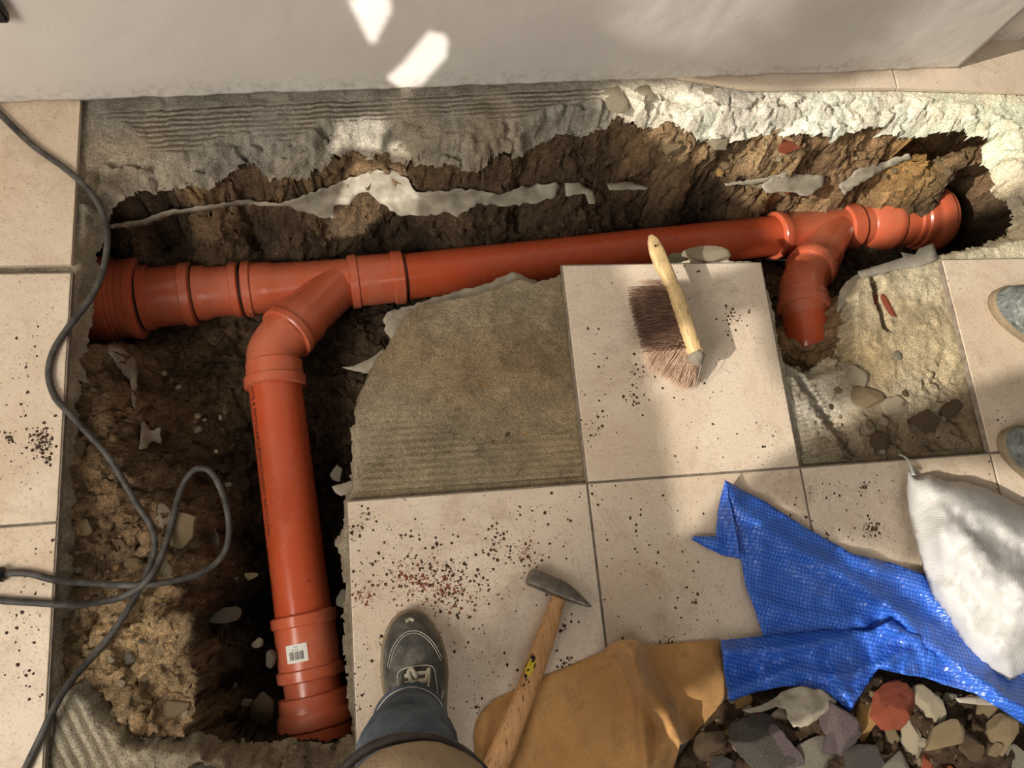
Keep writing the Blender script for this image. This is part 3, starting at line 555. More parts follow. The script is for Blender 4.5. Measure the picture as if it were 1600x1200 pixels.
# ---- added unseen panel: a spot lamp shines through gaps cut for bright patches
SRC = np.array([-1.05, -3.3, 2.55]); YP = -2.5
SPOTS = [[('w',545,2),('w',575,-10),('w',612,0),('w',608,22),('w',592,55),('w',583,72),('w',570,50),('w',556,22)],
 [('w',672,48),('w',697,55),('w',699,85),('w',690,98),('w',660,130),('w',640,148),('w',627,146),('w',624,135),('w',610,128),('w',608,118),('w',630,98),('w',655,68)],
 [(532,188,-.016),(598,180,-.016),(602,200,-.016),(592,238,-.05),(560,240,-.05),(540,232,-.05),(514,236,-.05)],
 [(609,230,-.05),(626,224,-.05),(644,246,-.06),(600,248,-.06)],
 [(545,262,-.09),(590,252,-.09),(636,266,-.11),(650,300,-.16),(652,335,-.19),(612,325,-.18),(596,342,-.22),(565,366,-.28),(530,370,-.3),(508,368,-.3),(520,340,-.22),(535,300,-.16)]]
hp = []
for pl in SPOTS:
    r_ = []
    for q in pl: X_ = back_wall_pt(q[1], q[2]) if q[0] == 'w' else P(*q); t_ = (YP-SRC[1])/(X_[1]-SRC[1]); w_ = SRC+(X_-SRC)*t_; r_.append((w_[0], w_[2]))
    hp.append(r_)
cw = .0016; cen = np.mean([q for r_ in hp for q in r_], 0); xv = np.arange(cen[0]-.32, cen[0]+.32, cw); zv = np.arange(cen[1]-.32, cen[1]+.32, cw); XP, ZP = np.meshgrid(xv+cw/2, zv+cw/2); op = np.zeros(XP.shape, bool)
for r_ in hp: op |= inpoly(XP, ZP, r_)
V = []; Fc = []
for j in range(op.shape[0]):
    edges = np.flatnonzero(np.diff(np.concatenate([[1], op[j].astype(int), [1]])))
    for i, k in zip(edges[::2], edges[1::2]):
        n = len(V); V += [(xv[i], YP, zv[j]), (xv[i]+(k-i)*cw, YP, zv[j]), (xv[i]+(k-i)*cw, YP, zv[j]+cw), (xv[i], YP, zv[j]+cw)]; Fc.append((n, n+1, n+2, n+3))
o = pyobj('patch_mask', V, Fc, 'plaster', None, False); tag(o, 'added unseen panel behind the viewer with gaps cut to shape bright patches', 'panel', kind='structure')
pl_ = bpy.data.lights.new('patch_spot', 'SPOT'); pl_.energy = 1250; pl_.spot_size = math.radians(17); pl_.spot_blend = 0; pl_.shadow_soft_size = .0025; pl_.color = (1.0, .95, .88)  # added spot lamp standing in for reflected sun in the bright patches
po = bpy.data.objects.new('patch_spot', pl_); COL.objects.link(po); po.location = tuple(SRC); po.rotation_euler = Vector(SRC-np.array([cen[0], YP, cen[1]])).to_track_quat('Z', 'Y').to_euler()
# ================================================================== THINGS
# ---- the orange drain run: one assembly of push-fit pipes and fittings
ROOT = empty('drain_pipe', tuple(P(520, 443, -.36)))
tag(ROOT, 'orange plastic drain pipe run with branches lying in the trench', 'pipe')
def pp(name, parts, mat='pvc_fitting', parent=None):
    V, Fc = joinVF(parts); o = pyobj(name, rel(V, ROOT), Fc, mat, ROOT if parent is None else None)
    if parent is not None: o.parent = parent
    md = o.modifiers.new('e', 'EDGE_SPLIT'); md.split_angle = math.radians(40); return o
ZL = -.30
def axis(x):                                                        # main axis: pixel row and height at a pixel column
    k = np.array([[60, 474, -.30], [213, 467, -.30], [391, 451, -.30], [552, 440.5, -.30], [623, 433.5, -.30], [1222, 367, -.325], [1325, 354, -.335], [1411, 346, -.335], [1520, 335, -.335]])
    return P(x, np.interp(x, k[:, 0], k[:, 1]), np.interp(x, k[:, 0], k[:, 2]))
def run(st, n=44):                                                  # st: (pixel column, radius)
    A, B = axis(st[0][0]), axis(st[-1][0]); d = (B-A)/np.linalg.norm(B-A); L = np.linalg.norm(B-A)
    return lathe(A, B, [((axis(x)-A) @ d/L, r) for x, r in st], n)
def seal(x, r, k=2.2):
    k *= .6; r -= .0015; pp('seal', [run([(x-k, r-.002), (x-k*.6, r), (x+k*.6, r), (x+k, r-.002)])], 'rubber_black')
pp('reducer', [run([(40, .078), (132, .078), (134, .094), (150, .0965), (168, .0965), (178, .095), (180, .090), (183, .0915), (185, .088), (192, .088), (193, .0865), (197, .0865), (198, .088), (209, .088), (210, .0915), (219, .0915), (221, .086), (222, .07)])])
seal(223, .074)
pp('coupling', [run([(224, .068), (225, .0735), (236, .0735), (238, .068), (286, .067), (288, .0725), (302, .0725), (304, .0675), (305, .06)])]); seal(306, .066, 1.6)
pp('reducer', [run([(304, .0625), (322, .0625), (330, .0575), (362, .0575), (364, .0635), (374, .0635), (376, .0605), (377, .053)])]); seal(378.5, .0595, 2)
br = pp('branch_fitting', [run([(380, .055), (381, .0605), (383, .0645), (394, .0645), (396, .0600), (424, .0590), (430, .0556), (546, .0556)]),
    lathe(axis(532), P(446, 524, -.235), [(0, .0545), (.62, .0548), (.68, .0592), (.90, .0592), (.915, .064), (.985, .064), (1, .0605)], 44)])
pp('coupling', [run([(546, .057), (547, .0635), (559, .0635), (561, .0598), (613, .0594), (615, .0640), (629, .0640), (631, .0605), (632, .054)])]); seal(632.5, .0585, 1.5)
pp('pipe', [run([(625, .055), (1232, .055)])], 'pvc_pipe')
# left branch: elbow, long pipe, coupling, end reducer
E0, E1 = P(446, 524, -.235), P(430, 590, -.232)
pts = catmull([P(452, 518, -.236), E0, P(428, 552, -.233), E1, P(430.5, 600, -.232)], 8)
d0, d1 = P(430, 592, -.232), P(431.5, 605, -.232)
pp('elbow', [sweep(pts, .0556, 40), lathe(P(428.5, 566, -.232), P(431, 607, -.232), [(0, .0560), (.04, .0592), (.58, .0592), (.62, .0645), (.93, .0645), (.97, .061), (1, .054)], 44)])
# seam line of the elbow socket
Z1 = -.226
def down(px, py, z=Z1): return P(px, py, z)
DA, DB = P(430, 598, -.232), P(490, 1085, -.222)
def drun(st, n=44):
    L = np.linalg.norm(DB-DA); return lathe(DA, DB, [((y-598)/(1085-598.0), r) for y, r in st], n)
lp = pp('pipe', [drun([(590, .055), (975, .055)])], 'pvc_pipe')
cpl = pp('coupling', [drun([(966, .054), (967, .0605), (969, .0645), (983, .0645), (985, .0600), (1044, .0595), (1046, .0645), (1060, .0645), (1062, .0605), (1063, .05)])])
pp('reducer', [drun([(1060, .0545), (1082, .0545), (1083, .0655), (1086, .068), (1104, .0685), (1106, .071), (1109, .073), (1126, .0735), (1129, .070), (1152, .0695)])])
# right branch
R0, R1, R2 = axis(1290), P(1264, 424, -.245), P(1256, 478, -.185)
pp('branch_fitting', [run([(1206, .054), (1207, .0605), (1209, .0645), (1219, .0645), (1222, .0600), (1240, .0592), (1246, .0556), (1312, .0556), (1314, .0635), (1331, .0645), (1333, .0605), (1334, .055)]),
    lathe(axis(1306), R1, [(0, .053), (.5, .0556), (.58, .0592), (.84, .0592), (.87, .0645), (.97, .0645), (1, .0605)], 44)])
seal(1335, .0585, 1.6)
pp('coupling', [run([(1333, .0556), (1350, .0556), (1354, .0640), (1362, .0680), (1366, .0725), (1374, .0735), (1378, .0765), (1388, .0770), (1391, .0725), (1392, .06)])]); seal(1392.5, .0715, 1.5)
pp('reducer', [run([(1390, .0700), (1413, .0700), (1415, .0765), (1422, .0775), (1424, .083), (1432, .0865), (1434, .0850), (1438, .0880), (1440, .0890), (1442, .0925), (1452, .0945), (1456, .0940), (1458, .088), (1464, .0865)])])
pts = catmull([P(1266, 416, -.25), R1, P(1254, 448, -.212), R2, P(1257, 488, -.186)], 8)
pp('elbow', [sweep(pts, .0556, 40), lathe(P(1255, 462, -.197), P(1257.5, 490, -.186), [(0, .0560), (.06, .0592), (.5, .0592), (.55, .0645), (.93, .0645), (.97, .061), (1, .054)], 44)])
pp('pipe', [sweep(catmull([P(1256, 478, -.186), P(1261, 515, -.186), P(1263, 542, -.196), P(1265, 556, -.235), P(1266, 562, -.30)], 6), .0548, 40)], 'pvc_pipe')
# printed line along the long pipe, sticker with bar code on the coupling
def wrap_text(txt, size, uoff, ang, r, A, B, parent, name='print', mat='print_black', flip=False, across=False):
    cu = bpy.data.curves.new('tmp', 'FONT'); cu.body = txt; cu.size = size; cu.resolution_u = 2
    to = bpy.data.objects.new('tmp', cu); COL.objects.link(to); bpy.context.view_layer.update()
    me = bpy.data.meshes.new_from_object(to.evaluated_get(bpy.context.evaluated_depsgraph_get())); bpy.data.objects.remove(to)
    d, a, b = frame(np.asarray(B)-np.asarray(A)); a = -a if False else a
    for v in me.vertices:
        x, y = v.co.x, v.co.y
        if across: u, th = uoff-y, ang+x/r
        else: u, th = uoff+x, ang+y/r
        q = np.asarray(A)+d*u+r*(a*math.cos(th)+b*math.sin(th)); v.co = Vector(q-np.array(ROOT.location))
    me.materials.clear(); o = obj(name, me, mat, None, False); o.parent = parent; return o
dL = np.linalg.norm(DB-DA)
wrap_text('NTIE & RECYCLABLE-POLYCONNECT RECYCLING', .0138, .012, math.radians(33), .0556, DA, DB, lp)
def patch(u0, u1, t0, t1, r, mat, name, parent, n=8):
    d, a, b = frame(DB-DA); V = []; Fc = []
    for i in range(n+1):
        th = t0+(t1-t0)*i/n
        for u in (u0, u1): V.append(DA+d*u+r*(a*math.cos(th)+b*math.sin(th))-np.array(ROOT.location))
    for i in range(n): Fc.append((2*i, 2*i+1, 2*i+3, 2*i+2))
    o = pyobj(name, V, Fc, mat); o.parent = parent; return o
us_ = (1008-598)/487*dL; R6 = .0600; th0 = math.radians(54)
st = patch(us_, us_+.033, th0, th0+.042/R6, R6+.0003, 'sticker', 'sticker', cpl)
parts = []; d, a, b = frame(DB-DA); x = .007
while x < .034:
    wd = random.choice((.0006, .0009, .0014)); V = []
    for xx in (x, x+wd):
        th = th0+xx/R6
        for u in (us_+.013, us_+.028): V.append(DA+d*u+(R6+.0006)*(a*math.cos(th)+b*math.sin(th))-np.array(ROOT.location))
    parts.append((V, [(0, 1, 3, 2)])); x += wd+random.choice((.0006, .0009, .0012))
V, Fc = joinVF(parts); o = pyobj('barcode', V, Fc, 'print_black'); o.parent = cpl
wrap_text('1604', .0045, us_+.006, th0+.016/R6, R6+.0006, DA, DB, cpl, across=True); wrap_text('NS-110', .0045, us_+.011, th0+.012/R6, R6+.0006, DA, DB, cpl, across=True)
for x0, x1 in ((.004, .010), (.055, .075)):
    d, a, b = frame(DB-DA); u = (922-598)/487*dL; th_ = [math.radians(32), math.radians(118)][x0 > .01]; V = []
    for i in range(5):
        for du in (0, .0012): V.append(DA+d*(u+du)+.0553*(a*math.cos(th_-i*.05)+b*math.sin(th_-i*.05))-np.array(ROOT.location))
    o = pyobj('insertion_mark', V, [(2*i, 2*i+1, 2*i+3, 2*i+2) for i in range(4)], 'print_black'); o.parent = lp
# ---- torn grey membrane sheets sticking out of the bank and the slab edges
def gz(px, py, lift=0.0): return np.array([G(float(a), float(b))[2]+lift for a, b in zip(np.ravel(px), np.ravel(py))])
def hug(x, y, lift=.010):
    g0 = gz(x, y); k = [gz(x+a, y+b) for a, b in ((9, 0), (-9, 0), (0, 7), (0, -7))]; return np.maximum((g0+sum(k))/5+lift, g0+.004)
def memb(outline, zf, label, step=6, jit=1.5, seed=1, thick=.0015, mat='membrane', name='membrane_sheet', cat='membrane', amp=.004):
    o = sheet(name, outline, lambda x, y: zf(x, y)+amp*fbm(x/18, y/18, s=seed+300), mat, None, step, jit, thick, seed); tag(o, label, cat); return o
memb([(440,318),(480,305),(530,285),(575,268),(610,265),(638,280),(650,300),(690,298),(740,296),(780,305),(815,290),(870,285),(876,292),(868,308),(830,318),(780,322),(745,318),(715,340),(700,332),(660,336),(620,335),(595,318),(575,300),(560,302),(545,320),(522,322),(520,342),(496,338),(470,330)],
     hug, 'large torn grey plastic membrane sheet hanging from the soil bank under the wall', jit=2.5, seed=3, amp=.012)
memb([(172,352),(215,345),(262,330),(330,320),(385,312),(440,318),(445,324),(385,319),(330,328),(265,338),(230,352),(175,358)], hug, 'thin edge of grey membrane poking out along the left trench bank', seed=4)
memb([(883,286),(905,285),(928,298),(930,318),(920,318),(915,303),(884,306)], hug, 'small torn membrane scrap with a hanging tab above the long pipe', seed=5)
memb([(948,286),(980,284),(1014,292),(1010,296),(952,297)], hug, 'narrow membrane strip on the bank above the long pipe', seed=6)
memb([(165,542),(172,538),(188,540),(200,552),(214,565),(214,590),(212,640),(205,620),(203,592),(192,585),(180,565)], hug, 'torn grey membrane flap below the left end of the pipe', seed=7)
memb([(222,655),(230,665),(234,672),(252,668),(250,680),(252,694),(240,688),(230,700),(217,702),(220,685)], hug, 'ragged star-shaped membrane scrap on the left soil bank', seed=8, jit=2)
memb([(598,500),(605,488),(640,478),(670,468),(715,455),(770,440),(800,424),(826,436),(842,440),(790,455),(760,462),(700,478),(660,490),(640,505),(612,520)], lambda x, y: -.05+.0*x, 'wavy grey membrane edge under the bare screed beside the long pipe', seed=9, jit=2)
memb([(606,498),(640,482),(652,486),(640,510),(612,530),(600,515)], lambda x, y: -.045+0*x, 'rounded membrane lobe at the upper left of the bare screed', seed=19, jit=2)
memb([(535,574),(552,572),(575,562),(600,545),(606,556),(590,575),(575,583),(555,580)], lambda x, y: -.07+0*x, 'pointed membrane flap on the left edge of the bare screed', seed=10, jit=1)
memb([(518,760),(545,752),(560,748),(552,768),(532,775),(524,770)], lambda x, y: -.03+0*x, 'pale torn membrane tip above the corner of the lower tile', seed=11, jit=1)
memb([(1312,455),(1322,440),(1340,428),(1356,420),(1338,450),(1320,478),(1308,488)], lambda x, y: -.045+0*x, 'grey membrane sliver beside the short right branch pipe', seed=12, jit=1)
memb([(1190,290),(1205,278),(1250,272),(1290,275),(1285,292),(1262,306),(1232,300),(1205,302),(1196,300)], hug, 'crumpled pale membrane pieces in the sunlit bank above the branch', seed=13, jit=2, amp=.003)
memb([(1310,290),(1340,265),(1390,250),(1420,240),(1424,248),(1380,265),(1345,285),(1320,305)], hug, 'dark streak of grey membrane across the right soil bank', seed=14, jit=2, amp=.003)
memb([(1132,286),(1180,280),(1240,268),(1242,275),(1182,288),(1134,290)], hug, 'thin white membrane line in the sunlit bank', seed=15)
memb([(1386,410),(1412,402),(1408,394),(1430,398),(1436,388),(1458,380),(1466,404),(1440,416),(1390,424),(1350,432),(1348,424)], lambda x, y: -.008+0*x, 'broken grey cardboard-like strip beside the right pipe end', seed=16, jit=.6, mat='board_grey', name='board_scrap', cat='board', amp=.001)
memb([(1340,424),(1386,410),(1388,426),(1346,434)], lambda x, y: -.013+0*x, 'thin grey strip along the upper edge of the rough patch', seed=17, jit=.6, mat='board_grey', name='board_scrap', cat='board', amp=.001)
# ---- rocks
def rock_mesh(seed, sx, sy, sz, sub=3, planes=11, rough=.05):
    r = random.Random(seed); b = bmesh.new(); bmesh.ops.create_icosphere(b, subdivisions=sub, radius=1); V = np.array([v.co[:] for v in b.verts])
    N = np.array([[r.gauss(0, 1) for _ in range(3)] for _ in range(planes)]); N /= np.linalg.norm(N, axis=1)[:, None]; N = np.vstack([N, [[0, 0, 1], [0, 0, -1]]]); D = np.array([r.uniform(.55, .98) for _ in range(planes)]+[.8, .7])
    q = V @ N.T; t_ = np.where(q > 1e-3, D/np.maximum(q, 1e-3), 9).min(1); t_ = np.minimum(t_, 1.15)
    t_ = t_*(1+rough*fbm(V[:, 0]*3+seed, V[:, 1]*3, V[:, 2]*3, s=seed, o=3)+rough*.5*vnoise(V[:, 0]*11+seed, V[:, 1]*11, V[:, 2]*11, s=seed)); V = V*t_[:, None]*np.array([sx, sy, sz])
    for v, c in zip(b.verts, V): v.co = c
    me = bpy.data.meshes.new('stone'); b.to_mesh(me); b.free(); return me
ROCKS = {}
def rock(px, py, wpx, hpx, mat, label=None, z=None, tall=.5, rot=None, name='stone', cat='stone', group=None, seed=None, sub=4, sink=.25, planes=11):
    """a stone at a pixel, wpx by hpx pixels across"""
    q = P(px, py, z) if z is not None else G(px, py)
    sc = np.linalg.norm(P(px+1, py, q[2])-P(px, py, q[2])); a, b = wpx*sc/2, hpx*sc/2*1.05; h = min(a, b)*tall
    seed = seed if seed is not None else int(px*7+py*13) % 9973
    key = (mat, seed % 6) if sub < 3 else None
    if key and key in ROCKS: me = ROCKS[key]
    else:
        me = rock_mesh(seed, 1, 1, 1, sub, planes); me.materials.append(MAT[mat])
        me.polygons.foreach_set('use_smooth', [True]*len(me.polygons))
        if key: ROCKS[key] = me
    o = bpy.data.objects.new(name, me); COL.objects.link(o); o.scale = (a, b, h); o.location = (q[0], q[1], q[2]+h*(.7-sink)); r = random.Random(seed+1)
    o.rotation_euler = (r.uniform(-.12, .12), r.uniform(-.12, .12), rot if rot is not None else r.uniform(-.3, .3))
    md = o.modifiers.new('e', 'EDGE_SPLIT'); md.split_angle = math.radians(28)
    return tag(o, label, cat, group)
for a in [
 (250,812,34,46,'stone_pale','pale flat angular stone on the left bank under the cable',.3,.2), (284,826,44,70,'stone_tan','tall tan stone standing beside the cable loop',.6,-.3), (334,838,14,34,'stone_grey','thin grey stone sliver leaning on the tan stone',.6,.3),
 (273,1106,46,24,'stone_tan','oval tan stone lying in a hollow of the old block',.5,.25), (241,1146,66,42,'stone_brown','rough brown stone flake at the foot of the old block',.4,-.5), (352,962,58,24,'stone_grey','grey stone slab jutting out over the pit',.7,.0),
 (202,1031,18,20,'stone_grey','small square grey stone on the old block',.5,.1), (175,1030,16,14,'stone_pale','whitish round pebble left of the square stone',.7,.2), (258,893,26,28,'stone_pale','cream stone nestled in the cable crossing',.7,0),
 (121,698,26,30,'stone_tan','tan stone against the left tile edge',.5,.2), (167,622,18,14,'stone_pale','cream stone near the top of the left bank',.6,0), (147,610,12,10,'stone_pale','small cream stone beside its larger twin on the left bank',.6,0),
 (135,828,34,30,'stone_tan','half-buried tan lump on the left bank',.4,0), (210,880,26,22,'stone_tan','tan cobble right of the bank hollow',.5,0), (403,1005,18,18,'stone_pale','white stone on the dark pit floor',.6,0), (424,1030,18,26,'stone_grey','pale grey stone against the lower coupling',.6,0),
 (408,1104,40,48,'stone_brown','large brown cobble beside the end reducer',.6,0), (385,1097,20,10,'stone_grey','small flat grey stone in the pit',.4,.2), (392,900,20,12,'stone_tan','tan pebble on the pit floor beside the long lower pipe',.5,0), (535,936,18,30,'stone_grey','rounded grey stone wedged under the tile edge',.7,0),
 (528,738,22,26,'stone_grey','round grey lump with a hole on the screed edge',.8,0), (1050,232,34,26,'stone_tan','angular stone block in the bank above the long pipe',.7,.3), (1232,229,38,20,'brick_red','red brick fragment stuck in the sunlit bank',.5,.25), (1120,225,40,22,'stone_pale','pale concrete lump under the cream edge',.6,0),
 (958,158,44,46,'stone_pale','pale adhesive flake with combed lines leaning at the wall',.28,-.5), (1010,146,36,24,'stone_pale','pale adhesive chip against the wall foot',.3,0), (1103,142,22,12,'stone_pale','small pale chip on the screed beside the wall',.35,.2), (1120,133,14,12,'stone_grey','small grey chip touching the wall foot',.35,.5),
 (1100,401,70,26,'stone_pale','cream concrete chunk behind the tile with the brush',.7,.05), (1058,405,30,18,'stone_pale','small cream concrete chunk behind the brush handle',.6,.2), (1336,588,28,32,'stone_pale','white stone with a straight edge in the rough patch',.5,.4), (1352,620,44,30,'stone_tan','tan lump in the crumbled part of the rough patch',.5,0), (1394,634,40,26,'stone_pale','pale lump in the crumbled part of the rough patch',.5,.2),
 (1322,574,18,18,'stone_pale','small pale stone at the edge of the branch shadow',.5,.2), (1400,555,16,14,'stone_grey','grey pebble set in the sunny rough patch',.5,0), (1370,690,34,24,'stone_brown','dark clod in the shaded corner of the rough patch',.5,0), (1440,660,50,34,'stone_brown','dark soil clod beside the right tile edge',.5,0), (1482,640,34,28,'stone_brown','small dark clod next to the right tile edge',.5,0),
 (1370,478,12,44,'brick_red','pinkish brick sliver along the slot',.5,.22), (1388,480,12,34,'brick_red','red brick sliver on the right side of the slot',.5,.25), (144,862,12,10,'brick_red','tiny red brick chip on the left bank',.6,.1), (1225,298,26,14,'brick_red','crumbled red brick bits under the membrane',.5,0)]:
    px, py, wp, hp_, mt, lb, tl_, ro = a; rock(px, py, wp, hp_, mt, lb, None, tl_, ro)
# pebbles strewn over the left bank and the old block
r = random.Random(5)
def pebbles(n, poly, lo, hi, label, group, mats, seed):
    r = random.Random(seed); xs = [p[0] for p in poly]; ys = [p[1] for p in poly]; k = 0
    while k < n:
        x, y = r.uniform(min(xs), max(xs)), r.uniform(min(ys), max(ys))
        if not inpoly(np.array([x]), np.array([y]), poly)[0]: continue
        s_ = lo+(hi-lo)*r.random()**2; rock(x, y, s_*r.uniform(.9, 1.5), s_, r.choice(mats), label, None, .7, r.uniform(0, 3), 'pebble', 'pebble', group, r.randrange(9999), 1, .2); k += 1
pebbles(75, [(112,780),(230,860),(300,850),(300,940),(170,985),(250,1000),(298,1000),(300,1125),(250,1110),(150,1050),(110,1060),(105,900)], 5, 14, 'small tan pebble on the crumbly bank left of the lower pipe', 'pebbles on the left bank', ['stone_tan', 'stone_pale', 'stone_grey', 'stone_ochre'], 21)
pebbles(22, [(118,560),(170,560),(200,650),(230,730),(210,780),(120,780)], 4, 11, 'small pebble on the upper left soil bank', 'pebbles on the upper left bank', ['stone_tan', 'stone_grey', 'stone_brown'], 22)
pebbles(30, [(230,560),(360,620),(380,900),(400,1130),(350,1130),(350,900),(300,700),(230,620)], 3, 12, 'small pebble on the dark pit floor', 'pebbles on the pit floor', ['stone_brown', 'stone_grey', 'stone_tan', 'stone_brown'], 23)
pebbles(48, [(1060,245),(1190,250),(1500,235),(1540,260),(1480,270),(1380,280),(1180,310),(1120,290)], 4, 16, 'small stone in the sunlit bank behind the right branch', 'stones in the sunlit bank', ['stone_tan', 'stone_ochre', 'stone_brown', 'stone_pale', 'stone_tan'], 24)
pebbles(34, [(1300,600),(1480,600),(1525,690),(1350,715),(1290,660)], 4, 14, 'crumbled mortar lump in the rough patch', 'lumps in the rough patch', ['stone_tan', 'stone_pale', 'stone_brown'], 25)
pebbles(26, [(640,500),(870,450),(900,700),(620,740),(570,640)], 3, 8, 'tiny stone on the bare screed patch', 'tiny stones on the screed', ['stone_tan', 'stone_grey', 'stone_brown', 'stone_ochre'], 26)
pebbles(20, [(200,290),(900,245),(1000,290),(800,320),(300,340)], 3, 11, 'small stone in the shaded bank under the wall', 'stones in the shaded bank', ['stone_brown', 'stone_tan', 'stone_grey'], 27)
# ---- dirt crumbs on the tiles (uncountable)
def crumbs(name, clusters, mat, label, seed, smin=.0005, smax=.0036):
    r = random.Random(seed); parts = []
    for cx, cy, sx, sy, n, ang in clusters:
        for _ in range(n*3):
            u, v = r.gauss(0, 1)*sx, r.gauss(0, 1)*sy; c, s_ = math.cos(ang), math.sin(ang); q = P(cx+u*c-v*s_, cy+u*s_+v*c, 0)
            z0 = 0.0
            if not any((not t_[4] and t_[0] <= q[0] <= t_[1] and t_[2] <= q[1] <= t_[3]) for t_ in TILES): continue
            k = smin+(smax-smin)*r.random()**9; V = [(q[0]+k*r.uniform(.6, 1.3)*math.cos(a_), q[1]+k*r.uniform(.6, 1.3)*math.sin(a_), 0) for a_ in (0, 1.25, 2.5, 3.75, 5.0)]+[(q[0]+k*r.uniform(-.3, .3), q[1]+k*r.uniform(-.3, .3), k*r.uniform(.4, .9))]
            parts.append((V, [(i, (i+1) % 5, 5) for i in range(5)]))
    V, Fc = joinVF(parts); return tag(pyobj(name, V, Fc, mat, None, False), label, 'dirt', kind='stuff')
CL = [(690,915,45,22,260,.3),(650,900,30,20,80,0),(775,855,12,18,70,.4),(720,895,25,8,60,.3),(820,870,22,16,60,.5),(868,985,14,6,60,-.5),(565,800,10,5,14,.3),(552,830,8,10,40,0),(685,850,5,8,14,0),(885,1040,9,6,40,0),(740,1105,6,12,20,0),(600,1000,8,8,14,0),
 (1363,828,8,8,120,0),(1352,760,5,3,30,-.6),(1280,830,22,14,24,0),(1100,640,30,40,40,0),(940,610,20,60,60,0),(925,670,8,8,24,0),(990,625,6,8,24,0),(1145,500,9,12,60,0),(1215,700,20,30,30,0),(1290,770,40,14,50,0),(1210,880,20,40,30,0),(560,1050,10,40,40,0),(760,1000,120,80,160,.2),
 (1560,655,12,6,10,0),(1000,850,60,60,90,0),(860,800,60,30,80,0),(620,850,50,30,120,0),(15,683,5,5,30,0),(65,690,10,12,150,0),(30,700,20,10,20,0),(75,720,5,4,24,0),(55,350,40,40,60,.2),(50,600,40,60,60,0),(40,960,25,60,60,0),(35,1060,20,30,24,0),(1000,580,14,34,120,.2),(1060,480,30,50,60,0),(1560,760,30,20,30,0),(1090,960,30,20,30,0),(1035,1005,12,8,50,0)]
crumbs('dirt_crumbs', CL, 'crumb', 'dark soil crumbs scattered over the beige floor tiles', 31)
crumbs('brick_dust', [(660,910,40,16,120,.2),(700,930,30,14,60,0),(570,930,10,10,30,0),(820,860,14,10,30,0)], 'brick_dust', 'reddish brick crumbs beside the work shoe', 32, .001, .004)
# ---- cables
def cable(pts, label, r=.0058, sub=None, name='power_cable'):
    W = []
    for q in pts:
        if len(q) == 3: W.append(P(q[0], q[1], q[2]))
        else: W.append(G(q[0], q[1], r*.9))
    root = empty(name, tuple(W[0])); V, Fc = sweep(catmull(W, 10), r, 10); o = pyobj('cord', rel(V, root), Fc, 'cable_rubber', root); tag(root, label, 'cable'); return root, W
T_ = .0062
cable([(-60,120,T_),(0,178,T_),(50,226,T_),(100,262,T_),(138,296,T_),(160,332,.006),(168,372,.004),(160,425,.004),(140,468,.006),(108,510,T_),(84,548,T_),(76,585,T_),(86,620,T_),(108,645,.004),(135,675,-.02),(165,708,-.035),(192,750,-.045),(215,790,-.05),(235,820,-.055),(242,850,-.055),(236,880,-.05),(215,925,-.045),(185,975,-.035),(150,1020,-.03),(110,1065,-.006),(88,1100,T_),(62,1155,T_),(38,1205,T_),(0,1290,T_)], 'long black cable winding from the wall down over the left tiles and bank')
rt, W = cable([(2,898,T_),(22,895,T_),(50,897,T_),(85,906,.004),(125,910,-.02),(180,914,-.035),(225,914,-.032),(270,908,-.045),(315,895,-.06),(348,868,-.07),(358,830,-.07),(352,785,-.07),(338,750,-.07),(322,733,-.07),(303,735,-.07),(287,756,-.07),(275,790,-.06),(265,830,-.055),(252,870,-.045),(236,900,-.028),(212,922,-.030),(180,936,-.035),(140,943,-.02),(105,945,.003),(60,942,T_),(0,938,T_),(-60,930,T_)], 'black cable looped over the pit edge with its connector at the left border')
V, Fc = lathe(P(-40, 902, .01), P(7, 897, .009), [(0, .010), (.8, .010), (.84, .012), (.96, .012), (1, .007)], 16); pyobj('connector', rel(V, rt), Fc, 'plastic_black', rt)
# ---- hand brush lying on its side
BR_ = empty('hand_brush', tuple(P(1060, 520, 0))); tag(BR_, 'wooden hand brush with brown bristles lying on the tile', 'brush')
cl = [(1016,368,.075,3),(1020,376,.075,8.5),(1026,392,.074,11.5),(1034,412,.072,12),(1043,430,.07,10.5),(1050,446,.068,9.5),(1056,460,.067,10.5),(1064,486,.066,10.3),(1072,511,.065,10),(1079,532,.064,9.5),(1085,548,.063,10.5),(1089,560,.062,10),(1092,568,.061,4)]
C3 = np.array([P(a, b, c) for a, b, c, _ in cl]); hw_ = np.array([w_*np.linalg.norm(P(1061, 500, .065)-P(1060, 500, .065)) for *_, w_ in cl])
pt = catmull(C3, 5); k = np.interp(np.linspace(0, len(cl)-1, len(pt)), range(len(cl)), hw_); V = []; Fc = []; n = 16
vt = np.interp(np.linspace(0, len(cl)-1, len(pt)), range(len(cl)), [.004, .007, .009, .010, .011, .012, .016, .017, .017, .017, .016, .014, .006])
for i in range(len(pt)):
    d = pt[min(i+1, len(pt)-1)]-pt[max(i-1, 0)]; d /= np.linalg.norm(d); a = np.cross(d, [0, 0, 1.]); a /= np.linalg.norm(a); b = np.cross(a, d)
    for j in range(n):
        th = 2*math.pi*j/n; c, s_ = math.cos(th), math.sin(th); e = .6
        V.append(pt[i]+a*k[i]*math.copysign(abs(c)**e, c)+b*vt[i]*math.copysign(abs(s_)**e, s_))
for i in range(len(pt)-1):
    for j in range(n): Fc.append((i*n+j, (i+1)*n+j, (i+1)*n+(j+1) % n, i*n+(j+1) % n))
Fc.append(tuple(range(n))); Fc.append(tuple((len(pt)-1)*n+j for j in range(n))[::-1])
hd_o = pyobj('handle', rel(V, BR_), Fc, 'wood_brush', BR_)
V, Fc = lathe(P(1024, 384, .082), P(1024, 384, .0855), [(0, .0022), (1, .0022)], 10); o = pyobj('hanging_hole', rel(V, BR_), Fc, 'print_black'); o.parent = hd_o
